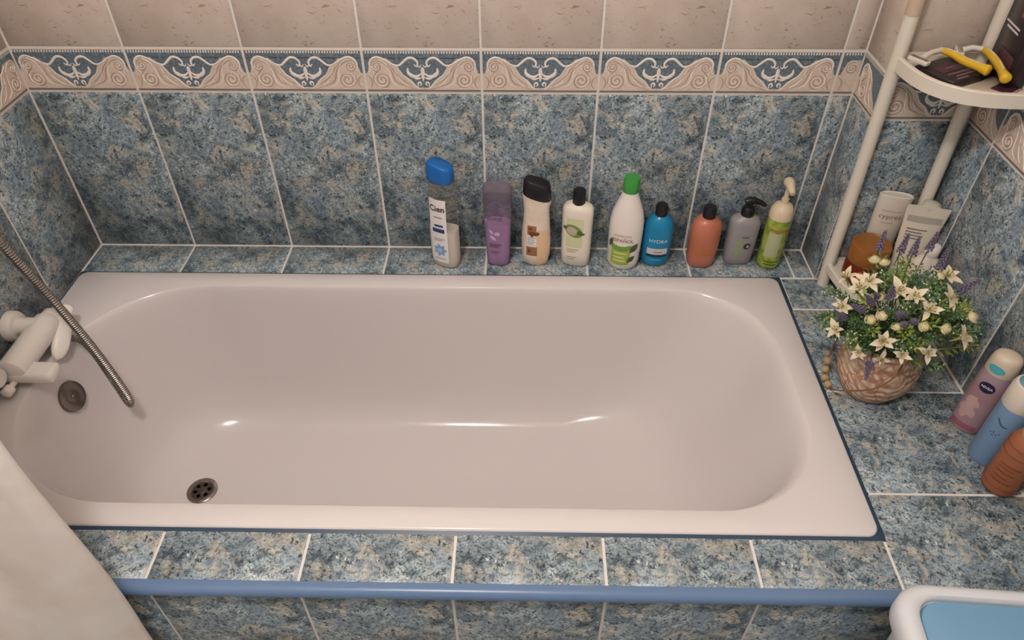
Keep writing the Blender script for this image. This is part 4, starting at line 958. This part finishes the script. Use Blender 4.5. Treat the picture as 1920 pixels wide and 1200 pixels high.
leafs = [[1.669, -0.442, 0.233], [1.675, -0.467, 0.235], [1.758, -0.465, 0.291], [1.78, -0.485, 0.289], [1.705, -0.49, 0.255], [1.765, -0.522, 0.265], [1.801, -0.514, 0.277], [1.823, -0.528, 0.264], [1.741, -0.527, 0.25], [1.72, -0.535, 0.219], [1.694, -0.522, 0.193], [1.693, -0.52, 0.171], [1.787, -0.559, 0.217], [1.804, -0.558, 0.222], [1.818, -0.544, 0.247], [1.743, -0.46, 0.287], [1.729, -0.448, 0.283], [1.823, -0.495, 0.286], [1.848, -0.531, 0.255], [1.872, -0.518, 0.257], [1.811, -0.486, 0.291], [1.733, -0.511, 0.261], [1.69, -0.509, 0.22], [1.705, -0.523, 0.221], [1.766, -0.549, 0.232], [1.764, -0.558, 0.203]]
for k in range(95):
    a = random.random()*2*math.pi; e = random.uniform(-0.1, 1.0)
    leafs.append([CEN.x-0.005+0.138*math.cos(a)*math.cos(e), CEN.y-0.01+0.115*math.sin(a)*math.cos(e), 0.165+0.105*math.sin(e)])
leafs = [p for p in leafs if not (p[1] > -0.43 and p[0] < 1.78)]
for i, p in enumerate(leafs):
    n = outward(p, 0.3, 0.35); q = Vector(p)-n*random.uniform(0.028, 0.052)
    o = inst('leaf_sprig', SPR[(3, 4, 0, 1, 2)[i % 5] if i < 26 else (1, 0, 5, 1, 3, 2)[i % 6]], fl); m4 = n.to_track_quat('Z', 'X').to_matrix().to_4x4() @ Matrix.Rotation(random.random()*6, 4, 'Z') @ Matrix.Scale(random.uniform(0.8, 1.1), 4)
    m4.translation = W2(*q); o.matrix_local = m4
# stems from the pot to every bloom
mb = MB()
for p in STEM+leafs[::2]:
    a = Vector((random.uniform(-.02, .02), random.uniform(-.02, .02), 0.105)); b2 = W2(*p)
    if b2.z < 0.12: a.z = 0.125
    n = outward(p, 0.3, 0); e2 = b2-n*0.010; midp = a.lerp(e2, 0.55)+Vector((0, 0, 0.02))
    mb.tube(catmull([a, midp, e2, b2], 9), 0.0010, 5)
mb.build('stems', GREEN[1], fl, True)
# a fallen petal on the ledge
o = inst('fallen_petal', petA.copy()); o.location = (1.880, -0.424, LZ+0.0015); o.rotation_euler = (0.1, 0.35, -0.35)
tag(o, 'single pale petal lying on the ledge beside the terracotta pot', 'petal')

# ------------------------------------------------------------------ laundry bin with blue lid
hb_ = empty('laundry_bin', (1.797, -1.112, 0.0), math.radians(-4)); tag(hb_, 'white plastic bin with a pale blue lid panel in front of the tub', 'bin')
BINW = mat('bin_white', 'ced0d3', 0.4); HB = LZ+0.11
def lring(hx, hy, r, bul, z, n=14):
    out = []
    for sx, sy, a0 in ((1, 1, 0), (-1, 1, 90), (-1, -1, 180), (1, -1, 270)):
        for i in range(n+1):
            a = math.radians(a0+90*i/n); out.append((sx*(hx-r)+r*math.cos(a), sy*(hy-r)+r*math.sin(a)))
    P = []
    for i, p in enumerate(out):
        q = out[(i+1) % len(out)]; P.append(p)
        if (i+1) % (n+1) == 0:
            for k in range(1, 10): P.append((p[0]+(q[0]-p[0])*k/10, p[1]+(q[1]-p[1])*k/10))
    return [(x*(1+bul*(1-(y/hy)**2)), y*(1+bul*(1-(x/hx)**2)), z) for x, y in P]
def loft(name, rs, m, parent, capb=True, capt=True):
    n = len(rs[0]); V = [p for r in rs for p in r]; F = [[i*n+k, i*n+(k+1) % n, (i+1)*n+(k+1) % n, (i+1)*n+k] for i in range(len(rs)-1) for k in range(n)]
    if capb: F.append(list(range(n))[::-1])
    if capt: F.append([(len(rs)-1)*n+k for k in range(n)])
    return soft(mk(name, V, F, m, parent), 50)
HX, HY = 0.176, 0.150
loft('bin_body', [lring(HX-0.055, HY-0.045, 0.04, 0.01, 0.0), lring(HX-0.05, HY-0.04, 0.04, 0.01, 0.01), lring(HX-0.014, HY-0.012, 0.045, 0.01, HB-0.045), lring(HX-0.012, HY-0.010, 0.045, 0.01, HB-0.03)], BINW, hb_)
lid = loft('lid_frame', [lring(HX-0.004, HY-0.004, 0.046, 0.015, HB-0.046), lring(HX, HY, 0.05, 0.015, HB-0.038), lring(HX, HY, 0.05, 0.015, HB-0.012), lring(HX-0.005, HY-0.005, 0.047, 0.015, HB-0.003), lring(HX-0.013, HY-0.012, 0.042, 0.015, HB),
            lring(HX-0.026, HY-0.020, 0.036, 0.015, HB-0.0015), lring(HX-0.029, HY-0.0225, 0.034, 0.015, HB-0.006), lring(HX-0.0295, HY-0.023, 0.034, 0.015, HB-0.014)], BINW, hb_)
loft('lid_panel', [lring(HX-0.0305, HY-0.024, 0.033, 0.015, HB-0.0145), lring(HX-0.032, HY-0.0255, 0.033, 0.015, HB-0.009), lring(HX-0.040, HY-0.033, 0.033, 0.015, HB-0.0065), lring(HX-0.09, HY-0.08, 0.03, 0.01, HB-0.005)], mat('bin_blue', '6d97b4', 0.4), hb_)

# ------------------------------------------------------------------ hanging cloth at the left and its rod
cl = empty('shower_curtain', (0.24, -0.985, LZ-0.46)); tag(cl, 'plain off-white fabric curtain hanging in front of the tiled tub side', 'curtain')
NX, NZ = 90, 70; V = []; ZB_, ZT_ = -0.40, 1.42
for j in range(NZ+1):
    t = j/NZ; z = ZB_+(ZT_-ZB_)*t
    edge = 0.468+0.020*min(1, max(0, (z+0.1)/0.53))+0.004*math.sin(9*z+0.6)
    for i in range(NX+1):
        s = i/NX; x = XL+0.02+(edge-XL-0.02)*s
        y = -0.980+0.010*math.sin(s*21+0.5*math.sin(z*2.0))*(0.4+0.6*t)+0.006*math.sin(s*9+z*5)+0.003*math.sin(s*33-z*7)
        if s > 0.93: y += 0.018*((s-0.93)/0.07)**2
        V.append((x-0.24, y+0.985, z+0.46))
F = [[j*(NX+1)+i, j*(NX+1)+i+1, (j+1)*(NX+1)+i+1, (j+1)*(NX+1)+i] for j in range(NZ) for i in range(NX)]
FAB = mat('off_white_fabric', 'dbd0c6', 0.9, spec=0.1); kk = NT(FAB); v = kk.coord()
kk.l(kk.ramp(kk.noise(v, 6, 3), [(0.4, 'e2d8cd'), (0.6, 'eae3dc')]), kk.b.inputs['Base Color']); kk.bump(kk.noise(v, 320, 3, 0.7), 0.35, 0.002)
co = mk('curtain_cloth', V, F, FAB, cl, True); md = co.modifiers.new('thick', 'SOLIDIFY'); md.thickness = 0.004
mb = MB(); mb.tube([(XL, -0.98, LZ+1.43), (XR2, -0.98, LZ+1.43)], 0.0125, 20)
rod = soft(mb.build('curtain_rod', WHITEP)); tag(rod, 'white curtain rod between the two side walls above the tub', 'rod')

# ------------------------------------------------------------------ ceiling lamp housing (above the picture)
lp = empty('ceiling_lamp', (0.80, -1.34, LZ+HT)); tag(lp, 'round white ceiling lamp above the tub', 'lamp')
mb = MB(); mb.lathe([(0.0, -0.026), (0.045, -0.026), (0.05, -0.02), (0.05, 0.0)], 32); soft(mb.build('ceiling_rose', WHITEP, lp))
mb = MB(); mb.tube([(0, 0, -0.020), (0, 0, -0.034)], 0.006, 12); mb.build('stem', WHITEP, lp, True)
mb = MB(); mb.lathe([(0.018, -0.058), (0.020, -0.034), (0.016, -0.028)], 24); soft(mb.build('bulb_holder', WHITEP, lp))

# print and stems too small to pick apart singly
for o in bpy.data.objects:
    if o.parent and o.name.split('.')[0] in ('small_print', 'nut_print', 'petal_print', 'swirl_print', 'flower_print', 'lettering', 'stems', 'blade', 'blue_band'): o['kind'] = 'stuff'
